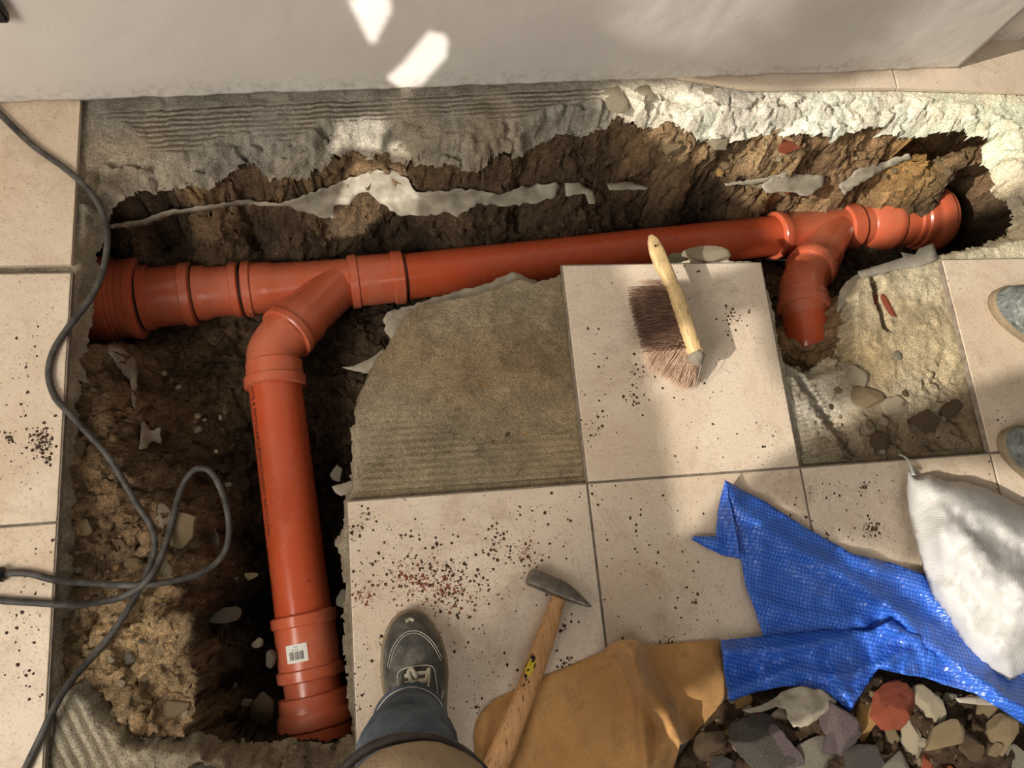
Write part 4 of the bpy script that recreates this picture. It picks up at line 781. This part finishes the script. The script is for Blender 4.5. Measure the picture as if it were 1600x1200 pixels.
V, Fc = sweep([P(1084, 550, .064), P(1089, 560, .063), P(1093, 570, .061)], [.0165, .0168, .006], 14); o = pyobj('worn_tip', rel(V, BR_), Fc, 'stone_grey'); o.parent = hd_o
def bristles(n, seed, tip, mat, name, t0, t1, r0=.0006):
    r = random.Random(seed); parts = []
    A, B = P(1050, 452, .06), P(1088, 558, .056)
    for _ in range(n):
        f = t0+(t1-t0)*r.random(); s0 = A+(B-A)*f+np.array([r.uniform(-.012, .008), r.uniform(-.01, .01), r.uniform(-.014, .006)])
        g = (f-t0)/(t1-t0); tx, ty, tz = tip(f, r); e0 = P(tx, ty, max(tz, .001)); m = (s0+e0)/2+np.array([r.uniform(-.006, .006), r.uniform(-.006, .006), r.uniform(.004, .02)])
        pts = [s0, s0*.35+m*.5+e0*.15, m*.5+s0*.1+e0*.4, e0]; pts = catmull(pts, 2)
        V, Fc = sweep(pts, np.linspace(r0, r0*.5, len(pts)), 3, False); parts.append((V, Fc))
    V, Fc = joinVF(parts); o = pyobj(name, rel(V, BR_), Fc, mat, BR_); o['kind'] = 'stuff'; return o
def tip1(f, r):
    q = f; return (986+26*q+r.uniform(-7, 26), 462+96*q+r.uniform(-14, 10), r.uniform(.001, .05))
def tip2(f, r):
    q = (f-.45)/.55; return (1012+60*q+r.uniform(-10, 16), 562+38*q+r.uniform(-26, 12), r.uniform(.001, .032))
bristles(2600, 1, tip1, 'bristle_shaded', 'bristles', 0, .85, .0010); bristles(2400, 2, tip2, 'bristle_lit', 'bristles', .45, 1.0, .0008)
bristles(260, 3, lambda f, r: (990+70*r.random(), 436+22*r.random(), .002+.02*r.random()), 'bristle_lit', 'bristles', 0, .25, .0004)
# ---- hammer
HM = empty('hammer', tuple(P(868, 925, 0))); tag(HM, 'steel-headed hammer with a worn wooden handle on the tile', 'hammer')
cl = [(876,925,.016,11.5),(868,950,.016,12),(860,975,.016,14),(848,1008,.016,15.5),(836,1042,.017,16),(822,1080,.018,16),(806,1120,.020,17),(788,1165,.022,18.5),(770,1208,.024,19.5),(752,1250,.026,19)]
C3 = np.array([P(a, b, c) for a, b, c, _ in cl]); px_m = np.linalg.norm(P(861, 1000, .016)-P(860, 1000, .016)); hw_ = [w_*px_m for *_, w_ in cl]; pt = catmull(C3, 6); k = np.interp(np.linspace(0, len(cl)-1, len(pt)), range(len(cl)), hw_)
V, Fc = sweep(pt, k, 20, True, .78); hh = pyobj('handle', rel(V, HM), Fc, 'wood_hammer', HM)
# head: square poll, long cross-peen wedge
A, B = P(826, 900, .017), P(924, 941, .017); d = (B-A)/np.linalg.norm(B-A); L = np.linalg.norm(B-A); a = np.cross(d, [0, 0, 1.]); a /= np.linalg.norm(a)
secs = [(0, .0105, .013, 0), (.02, .0150, .0155, 0), (.055, .0162, .0162, 0), (.085, .0150, .0160, 0), (.10, .0152, .0160, 0), (.44, .0160, .0162, 0), (.56, .0150, .0155, .0006), (.72, .0110, .0150, .0030), (.90, .0052, .0140, .0062), (.985, .0022, .0130, .0078), (1.0, .0010, .0110, .0080)]
V = []; Fc = []; n = 16
for f, hx, hz, off in secs:
    c = A+d*L*f+a*off
    for j in range(n):
        th = 2*math.pi*(j+.5)/n; cth, sth = math.cos(th), math.sin(th); e = .38
        V.append(c+a*hx*math.copysign(abs(cth)**e, cth)+np.array([0, 0, 1.])*hz*math.copysign(abs(sth)**e, sth))
for i in range(len(secs)-1):
    for j in range(n): Fc.append((i*n+j, (i+1)*n+j, (i+1)*n+(j+1) % n, i*n+(j+1) % n))
Fc.append(tuple(range(n))); Fc.append(tuple((len(secs)-1)*n+j for j in range(n))[::-1])
o = pyobj('head', rel(V, HM), Fc, 'steel', HM); md = o.modifiers.new('e', 'EDGE_SPLIT'); md.split_angle = math.radians(35)
# yellow printed emblem with dark outline on the handle
def blob(cpx, cpy, rx, ry, ang, z, seed, n=22, rag=.18):
    r = random.Random(seed); out = []
    for i in range(n):
        t_ = 2*math.pi*i/n; k_ = 1+r.uniform(-rag, rag); x, y = rx*k_*math.cos(t_), ry*k_*math.sin(t_); out.append((cpx+x*math.cos(ang)-y*math.sin(ang), cpy+x*math.sin(ang)+y*math.cos(ang)))
    return out
def decal(name, out, mat, z, parent, root):
    V = [P(x, y, z) for x, y in out]; V.append(sum(V)/len(V)); n = len(out); o = pyobj(name, rel(V, root), [(i, (i+1) % n, n) for i in range(n)], mat, None, False); o.parent = parent
    return o
ze = .016+.78*.019*1.0
decal('emblem', blob(828, 1042, 8, 17, .32, 0, 4), 'print_black', ze+.0004, hh, HM); decal('emblem', blob(828, 1042, 6.2, 14.5, .32, 0, 5), 'yellow_print', ze+.0008, hh, HM); decal('emblem', blob(833, 1032, 2, 4, .6, 0, 6), 'print_black', ze+.0011, hh, HM); decal('emblem', blob(825, 1047, 1.6, 3, .9, 0, 7), 'print_black', ze+.0011, hh, HM)
for k_, (x, y) in enumerate(((822, 1062), (826, 1066), (819, 1070))): decal('emblem', blob(x, y, 1.2, 3.0, .3, 0, 8+k_), 'print_black', ze+.0008, hh, HM)
# ---- heap of dug soil and rubble at the lower right
HEAP = [(1030,1330),(1052,1195),(1088,1140),(1125,1098),(1180,1080),(1260,1068),(1340,1045),(1420,1050),(1500,1075),(1580,1115),(1660,1150),(1760,1200),(1760,1330)]
def heap_h(x, y):
    d, _ = sdist(x, y, HEAP); f, c = facets(x/22, y/22, 7, 1.6); f_, c_ = facets(x/9, y/9, 17, 1.4)
    return np.clip(d/70, 0, 1)**.6*.055+np.clip(d/15, 0, 1)*(.014*f+.007*f_+.012*fbm(x/40, y/40, s=402))+.004
t = NT('heap_soil', .92, .2); t.co(); b1 = t.ramp(t.noise(24, 6, .7), [(.3, (52, 40, 30)), (.7, (96, 76, 56))]); pb = t.mth('MULTIPLY', t.ramp(t.vor(80), [(.16, 1.0), (.24, 0.0)]), t.ramp(t.noise(14, 3), [(.45, 0.0), (.6, .8)])); t.col(t.mix(pb, b1, (176, 158, 128))); t.bump(t.noise(70, 7, .75), .01); MAT['heap_soil'] = t.m
o = sheet('soil_heap', HEAP, heap_h, 'heap_soil', None, 5, 0, 0); tag(o, 'heap of dark dug-out soil in front of the blue tarp', 'soil', kind='stuff')
def hz(px, py): return float(heap_h(np.array([float(px)]), np.array([float(py)]))[0])
for a in [
 (1385,1104,84,62,'brick_red','large rounded red brick lump beside the tarp point',.7,.5), (1352,1116,30,66,'stone_ochre','ochre mortar crust along the red brick lump',.6,-.6), (1305,1130,74,72,'slate_purple','purple-grey slab piece beneath the tarp point',.5,.25), (1310,1152,70,30,'slate_purple','thick lower edge of purple slate in the rubble',.6,.2),
 (1190,1160,104,84,'slate_dark','big dark curved tile shard in the rubble',.42,-.6), (1222,1180,50,90,'slate_purple','purple curved tile shard with a dusty face',.42,.2), (1196,1150,14,62,'brick_red','red broken edge between the two curved shards',.7,.2), (1270,1182,90,60,'stone_grey','grey flat slab fragment at the lower frame edge',.35,.5),
 (1345,1185,72,36,'slate_dark','dark oval stone at the bottom among the rubble',.5,.15), (1442,1104,52,52,'stone_pale','pale rough stone right of the red brick lump',.6,.7), (1420,1155,34,66,'stone_pale','upright cream stone in the middle of the rubble',.6,.1), (1468,1150,60,40,'stone_tan','tan wedge-shaped stone right of the cream one',.6,.35), (1484,1094,30,20,'stone_grey','flat grey chip near the tarp hem',.4,.5),
 (1168,1112,26,20,'stone_pale','white pebble above the curved shards',.7,.1), (1176,1134,28,24,'stone_pale','white angular stone above the dark shard',.7,.2), (1143,1152,24,22,'stone_ochre','ochre square stone beside the suede corner',.8,0), (1160,1096,26,22,'stone_ochre','ochre stone under the tarp hem',.7,.2), (1216,1116,26,20,'stone_pale','pale stone under the grey sheet scrap',.6,.2),
 (1390,1148,24,26,'stone_tan','small tan stone under the red brick lump',.6,.4), (1374,1165,14,20,'stone_tan','tiny tan stone left of the cream stone',.6,0), (1545,1110,60,34,'stone_tan','tan clod under the right tarp hem',.5,.6), (1560,1150,60,40,'stone_tan','crumbly tan clod at the right border',.5,.7), (1552,1172,30,18,'stone_tan','small tan clod low at the right',.5,.6), (1510,1165,40,44,'stone_brown','round brown clod in the rubble right',.7,0), (1590,1190,50,40,'stone_grey','grey stone in the bottom right corner',.6,0),
 (1444,1190,26,22,'brick_red','small red brick chip at the bottom edge',.6,.8), (1480,1203,20,12,'brick_red','red brick crumb at the very bottom edge',.6,.1), (1110,1165,50,44,'stone_brown','dark brown stone next to the suede edge',.6,0), (1075,1190,40,36,'stone_brown','brown lump at the lower end of the suede',.6,0), (1125,1195,40,30,'slate_dark','dark shard below the ochre square stone',.5,.3), (1395,1200,60,40,'stone_grey','shadowed grey stone at the bottom middle',.6,0), (1505,1100,60,22,'stone_tan','tan crumbly ridge along the tarp hem',.5,.3)]:
    px, py, wp, hp_, mt, lb, tl_, ro = a; rock(px, py, wp, hp_, mt, lb, hz(px, py), tl_, ro, planes=12, sink=.3, sub=4)
r = random.Random(77)
for _ in range(70):
    x, y = r.uniform(1090, 1620), r.uniform(1075, 1215)
    if not inpoly(np.array([x]), np.array([y]), HEAP)[0]: continue
    s_ = r.uniform(5, 18); rock(x, y, s_*r.uniform(.9, 1.5), s_, r.choice(['stone_tan', 'stone_pale', 'stone_brown', 'stone_brown', 'stone_tan']), 'small stone lying in the rubble heap', hz(x, y), .7, r.uniform(0, 3), 'pebble', 'pebble', 'small stones in the rubble heap', r.randrange(9999), 1, .2)
o = sheet('felt_scrap', [(1160,1110),(1200,1098),(1225,1080),(1250,1072),(1285,1078),(1308,1096),(1290,1115),(1262,1135),(1240,1136),(1230,1122),(1228,1108),(1212,1104),(1190,1112),(1170,1114)], lambda x, y: np.array([hz(a, b) for a, b in zip(x, y)])*.3+.062+.012*np.sin(x/18)*.6+.006*fbm(x/14, y/14, s=9), 'membrane', None, 5, 1, .002, 5); tag(o, 'grey felt sheet scrap lying on the rubble under the tarp', 'felt')
o = sheet('grey_strip', [(1494,1091),(1530,1088),(1556,1097),(1558,1103),(1528,1101),(1500,1098)], lambda x, y: .055+0*x, 'board_grey', None, 5, 0, .004, 6); tag(o, 'flat grey plastic strip under the right tarp hem', 'strip')
# ---- blue tarp, folded over itself
TP = empty('blue_tarp', tuple(P(1350, 950, 0))); tag(TP, 'crumpled blue woven tarp spread beside the white sack', 'tarp')
def wr(x, y, s): return .010*fbm(x/34, y/34, s=s, o=4)+.008*np.abs(fbm(x/14, y/20, s=s+5, o=3))
def h1(x, y):
    z = .012+wr(x, y, 500)+ridge(x, y, [(1130,752),(1160,800),(1230,850),(1330,905),(1440,975),(1540,1040)], 16, .022)+ridge(x, y, [(1180,850),(1260,900),(1340,960)], 12, .014)+ridge(x, y, [(1330,868),(1440,915),(1520,1000)], 10, .012)
    z = z+ridge(x, y, [(1400,960),(1440,1000),(1500,1040),(1600,1110)], 14, .03)+ridge(x, y, [(1155,930),(1250,960),(1350,975)], 12, .012)-ridge(x, y, [(1200,870),(1300,930),(1390,985)], 10, .008)
    return np.maximum(z, .004)+np.clip((y-1040)/60, 0, 1)*.05+np.clip((x-1400)/200, 0, 1)*.02
sheet('sheet', [(1133,750),(1160,765),(1200,786),(1255,822),(1330,864),(1390,878),(1443,897),(1475,915),(1540,960),(1620,1020),(1640,1120),(1600,1132),(1545,1097),(1520,1082),(1470,1068),(1440,1056),(1410,1040),(1360,1030),(1200,1010),(1190,985),(1175,940),(1165,915),(1158,872),(1154,852),(1140,800)], h1, 'tarp', TP, 6, .4, .0012, 41)
sheet('corner_fold', [(1133,751),(1142,790),(1158,874),(1130,868),(1105,857),(1080,843),(1084,838),(1118,838),(1121,810),(1125,780)], lambda x, y: .010+wr(x, y, 520)+ridge(x, y, [(1133,752),(1146,810),(1157,870)], 10, .024)+ridge(x, y, [(1085,842),(1125,850)], 8, .008), 'tarp', TP, 5, .3, .0012, 42)
def h2(x, y):
    z = .04+wr(x, y, 540)*1.5+ridge(x, y, [(1130,1090),(1180,1070),(1240,1050),(1330,1060),(1420,1020)], 12, .022)+ridge(x, y, [(1140,1020),(1200,1015),(1290,1000),(1400,985)], 10, .014)+ridge(x, y, [(1190,1040),(1215,1015),(1260,1010)], 8, .012)+ridge(x, y, [(1380,970),(1412,990),(1440,1000)], 9, .022)
    z = z+ridge(x, y, [(1300,1040),(1330,1100)], 9, .012)+np.clip((y-1050)/60, 0, 1)*.03+.006*np.sin((x*.5+y)/9)*np.exp(-((y-1060)/30)**2)
    return z-.026*np.clip(1-(y-990)/25, 0, 1)*np.clip((1420-x)/200, 0, 1)
sheet('folded_flap', [(1126,1000),(1160,997),(1230,990),(1300,984),(1360,985),(1398,966),(1404,972),(1440,995),(1452,1012),(1490,1040),(1520,1060),(1560,1085),(1520,1082),(1455,1060),(1420,1055),(1372,1045),(1350,1078),(1328,1113),(1305,1092),(1290,1080),(1260,1072),(1225,1072),(1180,1082),(1140,1096),(1134,1070),(1130,1030)], h2, 'tarp', TP, 5, .4, .0012, 43)
# ---- white woven sack
SK = empty('white_sack', tuple(P(1560, 900, 0))); tag(SK, 'white woven plastic sack lying filled at the right edge', 'sack')
SO = [(1420,732),(1432,746),(1452,741),(1478,752),(1505,752),(1545,764),(1600,792),(1680,820),(1780,880),(1800,980),(1740,1060),(1660,1075),(1610,1052),(1594,1060),(1582,1079),(1568,1066),(1530,1040),(1502,1004),(1482,968),(1456,932),(1441,885),(1430,845),(1420,800),(1417,760)]
def hs(x, y):
    d, _ = sdist(x, y, SO); z = .02+.135*np.sqrt(np.clip(d/130, 0, 1))*np.clip((x-1405)/70, .12, 1)
    ang = x*.62+y*.78
    return z+np.clip(d/30, 0, 1)*(  .009*np.sin((x*.55-y*.83)/13+2*fbm(x/50, y/50, s=601))+.012*fbm(x/30+y/60, y/45-x/80, s=602)+.008*np.abs(fbm(x/12, y/20, s=603)))
sheet('bag', SO, hs, 'sack', SK, 7, .6, .0015, 51)
V, Fc = sweep(catmull([P(1428,742,.03), P(1424,730,.022), P(1420,720,.014), P(1412,713,.008), P(1404,710,.006)], 6), np.linspace(.005, .0016, 25), 8, True, .4); pyobj('tied_tail', rel(V, SK), Fc, 'sack', SK)
parts = [sweep(catmull([P(1560+r.uniform(-8, 8), 1078+r.uniform(-4, 4), .085), P(1575+r.uniform(-8, 8), 1090+r.uniform(-4, 4), .088), P(1590+r.uniform(-8, 8), 1100+r.uniform(-6, 6), .085)], 5), .0006, 4) for _ in range(9)]
V, Fc = joinVF(parts); pyobj('loose_threads', rel(V, SK), Fc, 'lace', SK)
# ---- suede leather piece
SU = empty('suede_leather', tuple(P(950, 1120, 0))); tag(SU, 'tan suede leather apron crumpled under the hammer handle', 'leather')
def hl(x, y):
    z = .006+.006*fbm(x/60, y/60, s=700)+ridge(x, y, [(975,1008),(992,1040),(1020,1085),(1052,1135),(1064,1170)], 15, .05)+ridge(x, y, [(992,1010),(1000,1090),(1010,1200)], 11, .032)+ridge(x, y, [(1030,1190),(1045,1140)], 12, .02)
    z = z+ridge(x, y, [(948,1018),(985,1000),(1010,1006)], 10, .018)+.012*np.exp(-((x-1085)/40)**2)*np.exp(-((y-1080)/60)**2)+ridge(x, y, [(760,1110),(755,1190)], 8, .008)
    und = np.exp(-((x-(876-.37*(y-925)))/26)**2)*np.clip((y-1040)/40, 0, 1)*(.006+np.clip(z-.006, 0, 1))
    return np.maximum(z-und, .003)
SUo = [(744,1128),(752,1112),(772,1094),(830,1066),(890,1040),(944,1018),(950,1008),(968,1000),(990,999),(1004,1005),(1030,1008),(1070,1003),(1124,1000),(1130,1040),(1135,1078),(1132,1096),(1110,1132),(1092,1152),(1062,1164),(1054,1200),(1050,1300),(750,1330),(742,1200),(740,1150)]
sheet('leather', SUo, hl, 'suede', SU, 6, .4, .0025, 61)
sheet('turned_edge', [(946,1020),(955,1012),(975,1010),(998,1010),(985,1014),(965,1022),(952,1030)], lambda x, y: .034+.004*fbm(x/20, y/20, s=3), 'suede', SU, 4, .2, .002, 62)
# ---- shoes
def shoe(toe, heel, L, W, parent, mat, lacecol='lace', z0=0.0, sole='shoe_sole', name='shoe', top=.105, full=True, mirror=1):
    toe = np.asarray(toe, float); heel = np.asarray(heel, float); d = heel-toe; d[2] = 0; d /= np.linalg.norm(d); a = np.cross([0, 0, 1.], d)*mirror; o0 = toe.copy(); o0[2] = z0
    st_ = [(0, .004, .0, .020), (.012, .30, .0, .034), (.04, .52, .0, .048), (.09, .72, .0, .058), (.17, .90, .01, .064), (.27, 1.0, .02, .068), (.36, 1.0, .02, .078), (.46, .93, .01, .092), (.56, .86, 0, top), (.70, .80, -.01, top), (.85, .78, -.01, top), (.95, .66, 0, top*.97), (.99, .42, 0, top*.9), (1, .2, 0, top*.8)]
    V = []; Fc = []; n = 28
    for f, wf, off, h in st_:
        c = o0+d*L*f+a*off*W
        for j in range(n):
            th = 2*math.pi*j/n; cc_, ss_ = math.cos(th), math.sin(th); ex = .75; zz_ = .012+(h-.012)*max(0, ss_)**.62 if ss_ > 0 else .012
            k_ = 1-.16*max(0, ss_) if f > .3 else 1
            V.append(c+a*W/2*wf*math.copysign(abs(cc_)**ex, cc_)*k_+np.array([0, 0, zz_]))
    for i in range(len(st_)-1):
        for j in range(n): Fc.append((i*n+j, i*n+(j+1) % n, (i+1)*n+(j+1) % n, (i+1)*n+j))
    Fc.append(tuple(range(n))[::-1]); Fc.append(tuple((len(st_)-1)*n+j for j in range(n)))
    up = pyobj('shoe', rel(V, parent), Fc, mat, parent); md = up.modifiers.new('s', 'SUBSURF'); md.levels = md.render_levels = 1
    V = []; Fc = []
    for zz_, gr_ in ((0, .96), (.004, 1.03), (.016, 1.05), (.021, 1.01)):
        for sgn in (1, -1):
            for f, wf, off, h in (st_ if sgn > 0 else st_[::-1]):
                ff = -.012+1.022*f; V.append(o0+d*L*ff+a*(off*W+sgn*W/2*(wf*gr_+.015))+np.array([0, 0, zz_]))
    m = len(st_)*2
    for i in range(3):
        for j in range(m): Fc.append((i*m+j, i*m+(j+1) % m, (i+1)*m+(j+1) % m, (i+1)*m+j))
    Fc.append(tuple(range(m))[::-1]); Fc.append(tuple(3*m+j for j in range(m)))
    s_o = pyobj('sole', rel(V, parent), Fc, sole); s_o.parent = up
    def top_pt(f, x):                                              # point on the upper: f along the foot, x across in -1..1
        wf = np.interp(f, [q[0] for q in st_], [q[1] for q in st_]); h = np.interp(f, [q[0] for q in st_], [q[3] for q in st_]); off = np.interp(f, [q[0] for q in st_], [q[2] for q in st_]); c = o0+d*L*f+a*off*W
        cc_ = math.copysign(abs(x)**(1/.75), x); ss_ = math.sqrt(max(0, 1-cc_*cc_)); k_ = 1-.16*ss_ if f > .3 else 1
        return c+a*W/2*wf*x*k_+np.array([0, 0, .012+(h-.012)*ss_**.62])
    if full:
        def strip(nm, path, rad, mt, lift=.001, flat=1.0):
            V, Fc = sweep(catmull([top_pt(f, x)+np.array([0, 0, lift]) for f, x in path], 6), rad, 8, True, flat); q = pyobj(nm, rel(V, parent), Fc, mt); q.parent = up
        strip('toe_stitching', [(.26, -.86), (.17, -.70), (.11, -.40), (.095, 0), (.11, .40), (.17, .70), (.26, .86)], .0006, 'stitch'); strip('toe_stitching', [(.27, -.80), (.18, -.64), (.122, -.36), (.107, 0), (.122, .36), (.18, .64), (.27, .80)], .0005, 'stitch')
        strip('vamp_stitching', [(.50, -.74), (.36, -.66), (.29, -.5), (.275, 0), (.29, .5), (.36, .66), (.50, .74)], .0009, 'stitch'); strip('toe_crest', [(.045, -.22), (.035, 0), (.045, .22)], .003, lacecol, .0, .4)
        strip('side_seam', [(.60, .84), (.50, .80), (.42, .9)], .0008, 'stitch'); strip('side_seam', [(.60, -.84), (.50, -.80), (.42, -.9)], .0008, 'stitch')
        V, Fc = sweep([top_pt(.28, 0)+np.array([0, 0, -.004]), top_pt(.36, 0)+np.array([0, 0, .002]), top_pt(.48, 0)+np.array([0, 0, .004])], [.022, .028, .028], 12, True, .22); q = pyobj('tongue', rel(V, parent), Fc, mat); q.parent = up
        for f in (.315, .35, .385, .42): strip('lace', [(f, -.42), (f-.004, -.15), (f-.004, .15), (f, .42)], .0036, lacecol, .006, .45)
        strip('lace', [(.33, -.02), (.285, -.12), (.30, -.24), (.36, -.16), (.42, .02)], .0034, lacecol, .010, .5); strip('lace', [(.34, .06), (.35, .28), (.29, .40), (.37, .38), (.44, .26)], .0034, lacecol, .010, .5)
        strip('heel_trim', [(.62, -.98), (.70, -.96), (.78, -.98)], .003, 'shoe_yellow', .0, .5); strip('heel_trim', [(.62, .98), (.70, .96), (.78, .98)], .003, 'shoe_yellow', .0, .5)
    return up
def leg(pts, rad, parent, mat, name='trousers', n=24, seed=1, amp=.006):
    pts = catmull(pts, 8); rr = np.interp(np.linspace(0, len(rad)-1, len(pts)), range(len(rad)), rad); V, Fc = sweep(pts, rr, n, True); V = np.array(V); c = np.repeat(pts, n, 0); dr = V-c; nn_ = np.linalg.norm(dr, axis=1)[:, None]
    V = c+dr*(1+amp/np.maximum(nn_, .02)*fbm(V[:, 0]*22, V[:, 1]*22, V[:, 2]*22, s=seed, o=3)[:, None]*1.6); return V, Fc
# the photographer at the lower edge
PH_ = empty('person', tuple(P(655, 1080, 0))); tag(PH_, 'person at the bottom edge in worn jeans with beige knee pad and black work shoe', 'person')
ta, tb = P(638, 956, .01), P(658, 1190, .01)
shoe(ta, tb, .305, .107, PH_, 'shoe_leather')
shoe(P(322, 1182, -.045), P(318, 1330, -.045), .305, .115, PH_, 'shoe_leather', z0=-.045)
knee = P(648, 1296, .47); ank = P(640, 1098, .12)
p1 = leg([P(641, 1130, .10), P(641, 1142, .16), P(637, 1168, .30), P(640, 1198, .41), knee+np.array([0, -.05, .0]), knee+np.array([.01, -.13, .03]), knee+np.array([.01, -.22, .04])], [.054, .055, .058, .064, .075, .085, .088], PH_, 'denim', seed=3)
k2 = P(318, 1330, -.045)+np.array([0, -.12, .5]); p2 = leg([P(318, 1330, -.045)+np.array([0, .05, .10]), P(318, 1330, -.045)+np.array([0, 0, .25]), k2, k2+np.array([.02, -.1, .04]), k2+np.array([.03, -.2, .05])], [.058, .06, .075, .085, .088], PH_, 'denim', seed=4)
V, Fc = joinVF([p1, p2]); tr = pyobj('trousers', rel(V, PH_), Fc, 'denim', PH_)
# hem of the trouser leg, rolled
d = P(641, 1142, .16)-P(641, 1130, .10); d /= np.linalg.norm(d); _, a, b = frame(d); c = P(641, 1130, .102); pts = [c+.0565*(a*math.cos(t_)+b*math.sin(t_)) for t_ in np.linspace(0, 2*math.pi, 33)]; V, Fc = sweep(pts, .0032, 8); o = pyobj('hem', rel(V, PH_), Fc, 'denim'); o.parent = tr
pts = [c+d*.03+.0565*(a*math.cos(t_)+b*math.sin(t_)) for t_ in np.linspace(0, 2*math.pi, 33)]; V, Fc = sweep(pts, .0009, 6); o = pyobj('hem_stitching', rel(V, PH_), Fc, 'stitch'); o.parent = tr
b_ = bmesh.new(); bmesh.ops.create_uvsphere(b_, u_segments=40, v_segments=24, radius=1); kp = knee+np.array([.0, -.012, .015])
for v in b_.verts:
    q = np.array(v.co[:]); n_ = 1+.02*float(fbm(np.array([q[0]*3]), np.array([q[1]*3]), np.array([q[2]*3]), s=5)[0])+.012*abs(math.sin(q[1]*7+q[0]*2+1.5*math.sin(q[0]*3))); q = q*n_; v.co = Vector((q[0]*.101, q[1]*.100, q[2]*.088)+kp-np.array(PH_.location))
pad = obj('knee_pad', b_, 'kneepad', PH_)
pts = [kp+np.array([.102*math.cos(t_)-.006, .101*math.sin(t_)+.004, -.012+.012*math.cos(t_)]) for t_ in np.linspace(0, 2*math.pi, 41)]; V, Fc = sweep(pts, .0055, 10); o = pyobj('rim', rel(V, PH_), Fc, 'dark_leather'); o.parent = pad; o['label'] = 'shiny black rim'
# person standing at the right border
P2 = empty('person', tuple(P(1680, 620, 0))); tag(P2, 'person at the right border, only dusty grey shoe tips showing on the tiles', 'person')
parts = []
for (tx, ty), (hx, hy), sd_k in (((1552, 462), (1680, 548), 6), ((1566, 682), (1690, 760), 7)):
    t0_, h0_ = P(tx, ty, .01), P(hx, hy, .01); shoe(t0_, h0_, .30, .112, P2, 'shoe_grey', full=False); dv = (h0_-t0_)/np.linalg.norm(h0_-t0_); ak = t0_+dv*.235
    parts.append(leg([ak+np.array([0, 0, .08]), ak+np.array([.01, 0, .25]), ak+np.array([.02, 0, .5]), ak+np.array([.06, 0, .85])], [.058, .062, .07, .09], P2, 'denim', seed=sd_k))
mid_ = P(1730, 640, 0)+np.array([.18, 0, 0]); parts.append(leg([mid_+np.array([0, 0, .78]), mid_+np.array([0, 0, .9]), mid_+np.array([0, 0, 1.02])], [.14, .18, .16], P2, 'denim', seed=9))
V, Fc = joinVF(parts); pyobj('trousers', rel(V, P2), Fc, 'denim', P2)
# ---- small black box on the wall at the upper left corner
q = back_wall_pt(-14, 2); b_ = bmesh.new(); bmesh.ops.create_cube(b_, size=1)
for v in b_.verts: v.co = Vector((v.co.x*.035, v.co.y*.02, v.co.z*.05))
bmesh.ops.bevel(b_, geom=b_.edges[:], offset=.003, segments=2, affect='EDGES'); o = obj('wall_box', b_, 'plastic_black', None, False); o.location = (q[0], q[1]-.012, q[2]); o.rotation_euler = (0, 0, .0793); tag(o, 'small black box on the wall in the upper left corner', 'box')
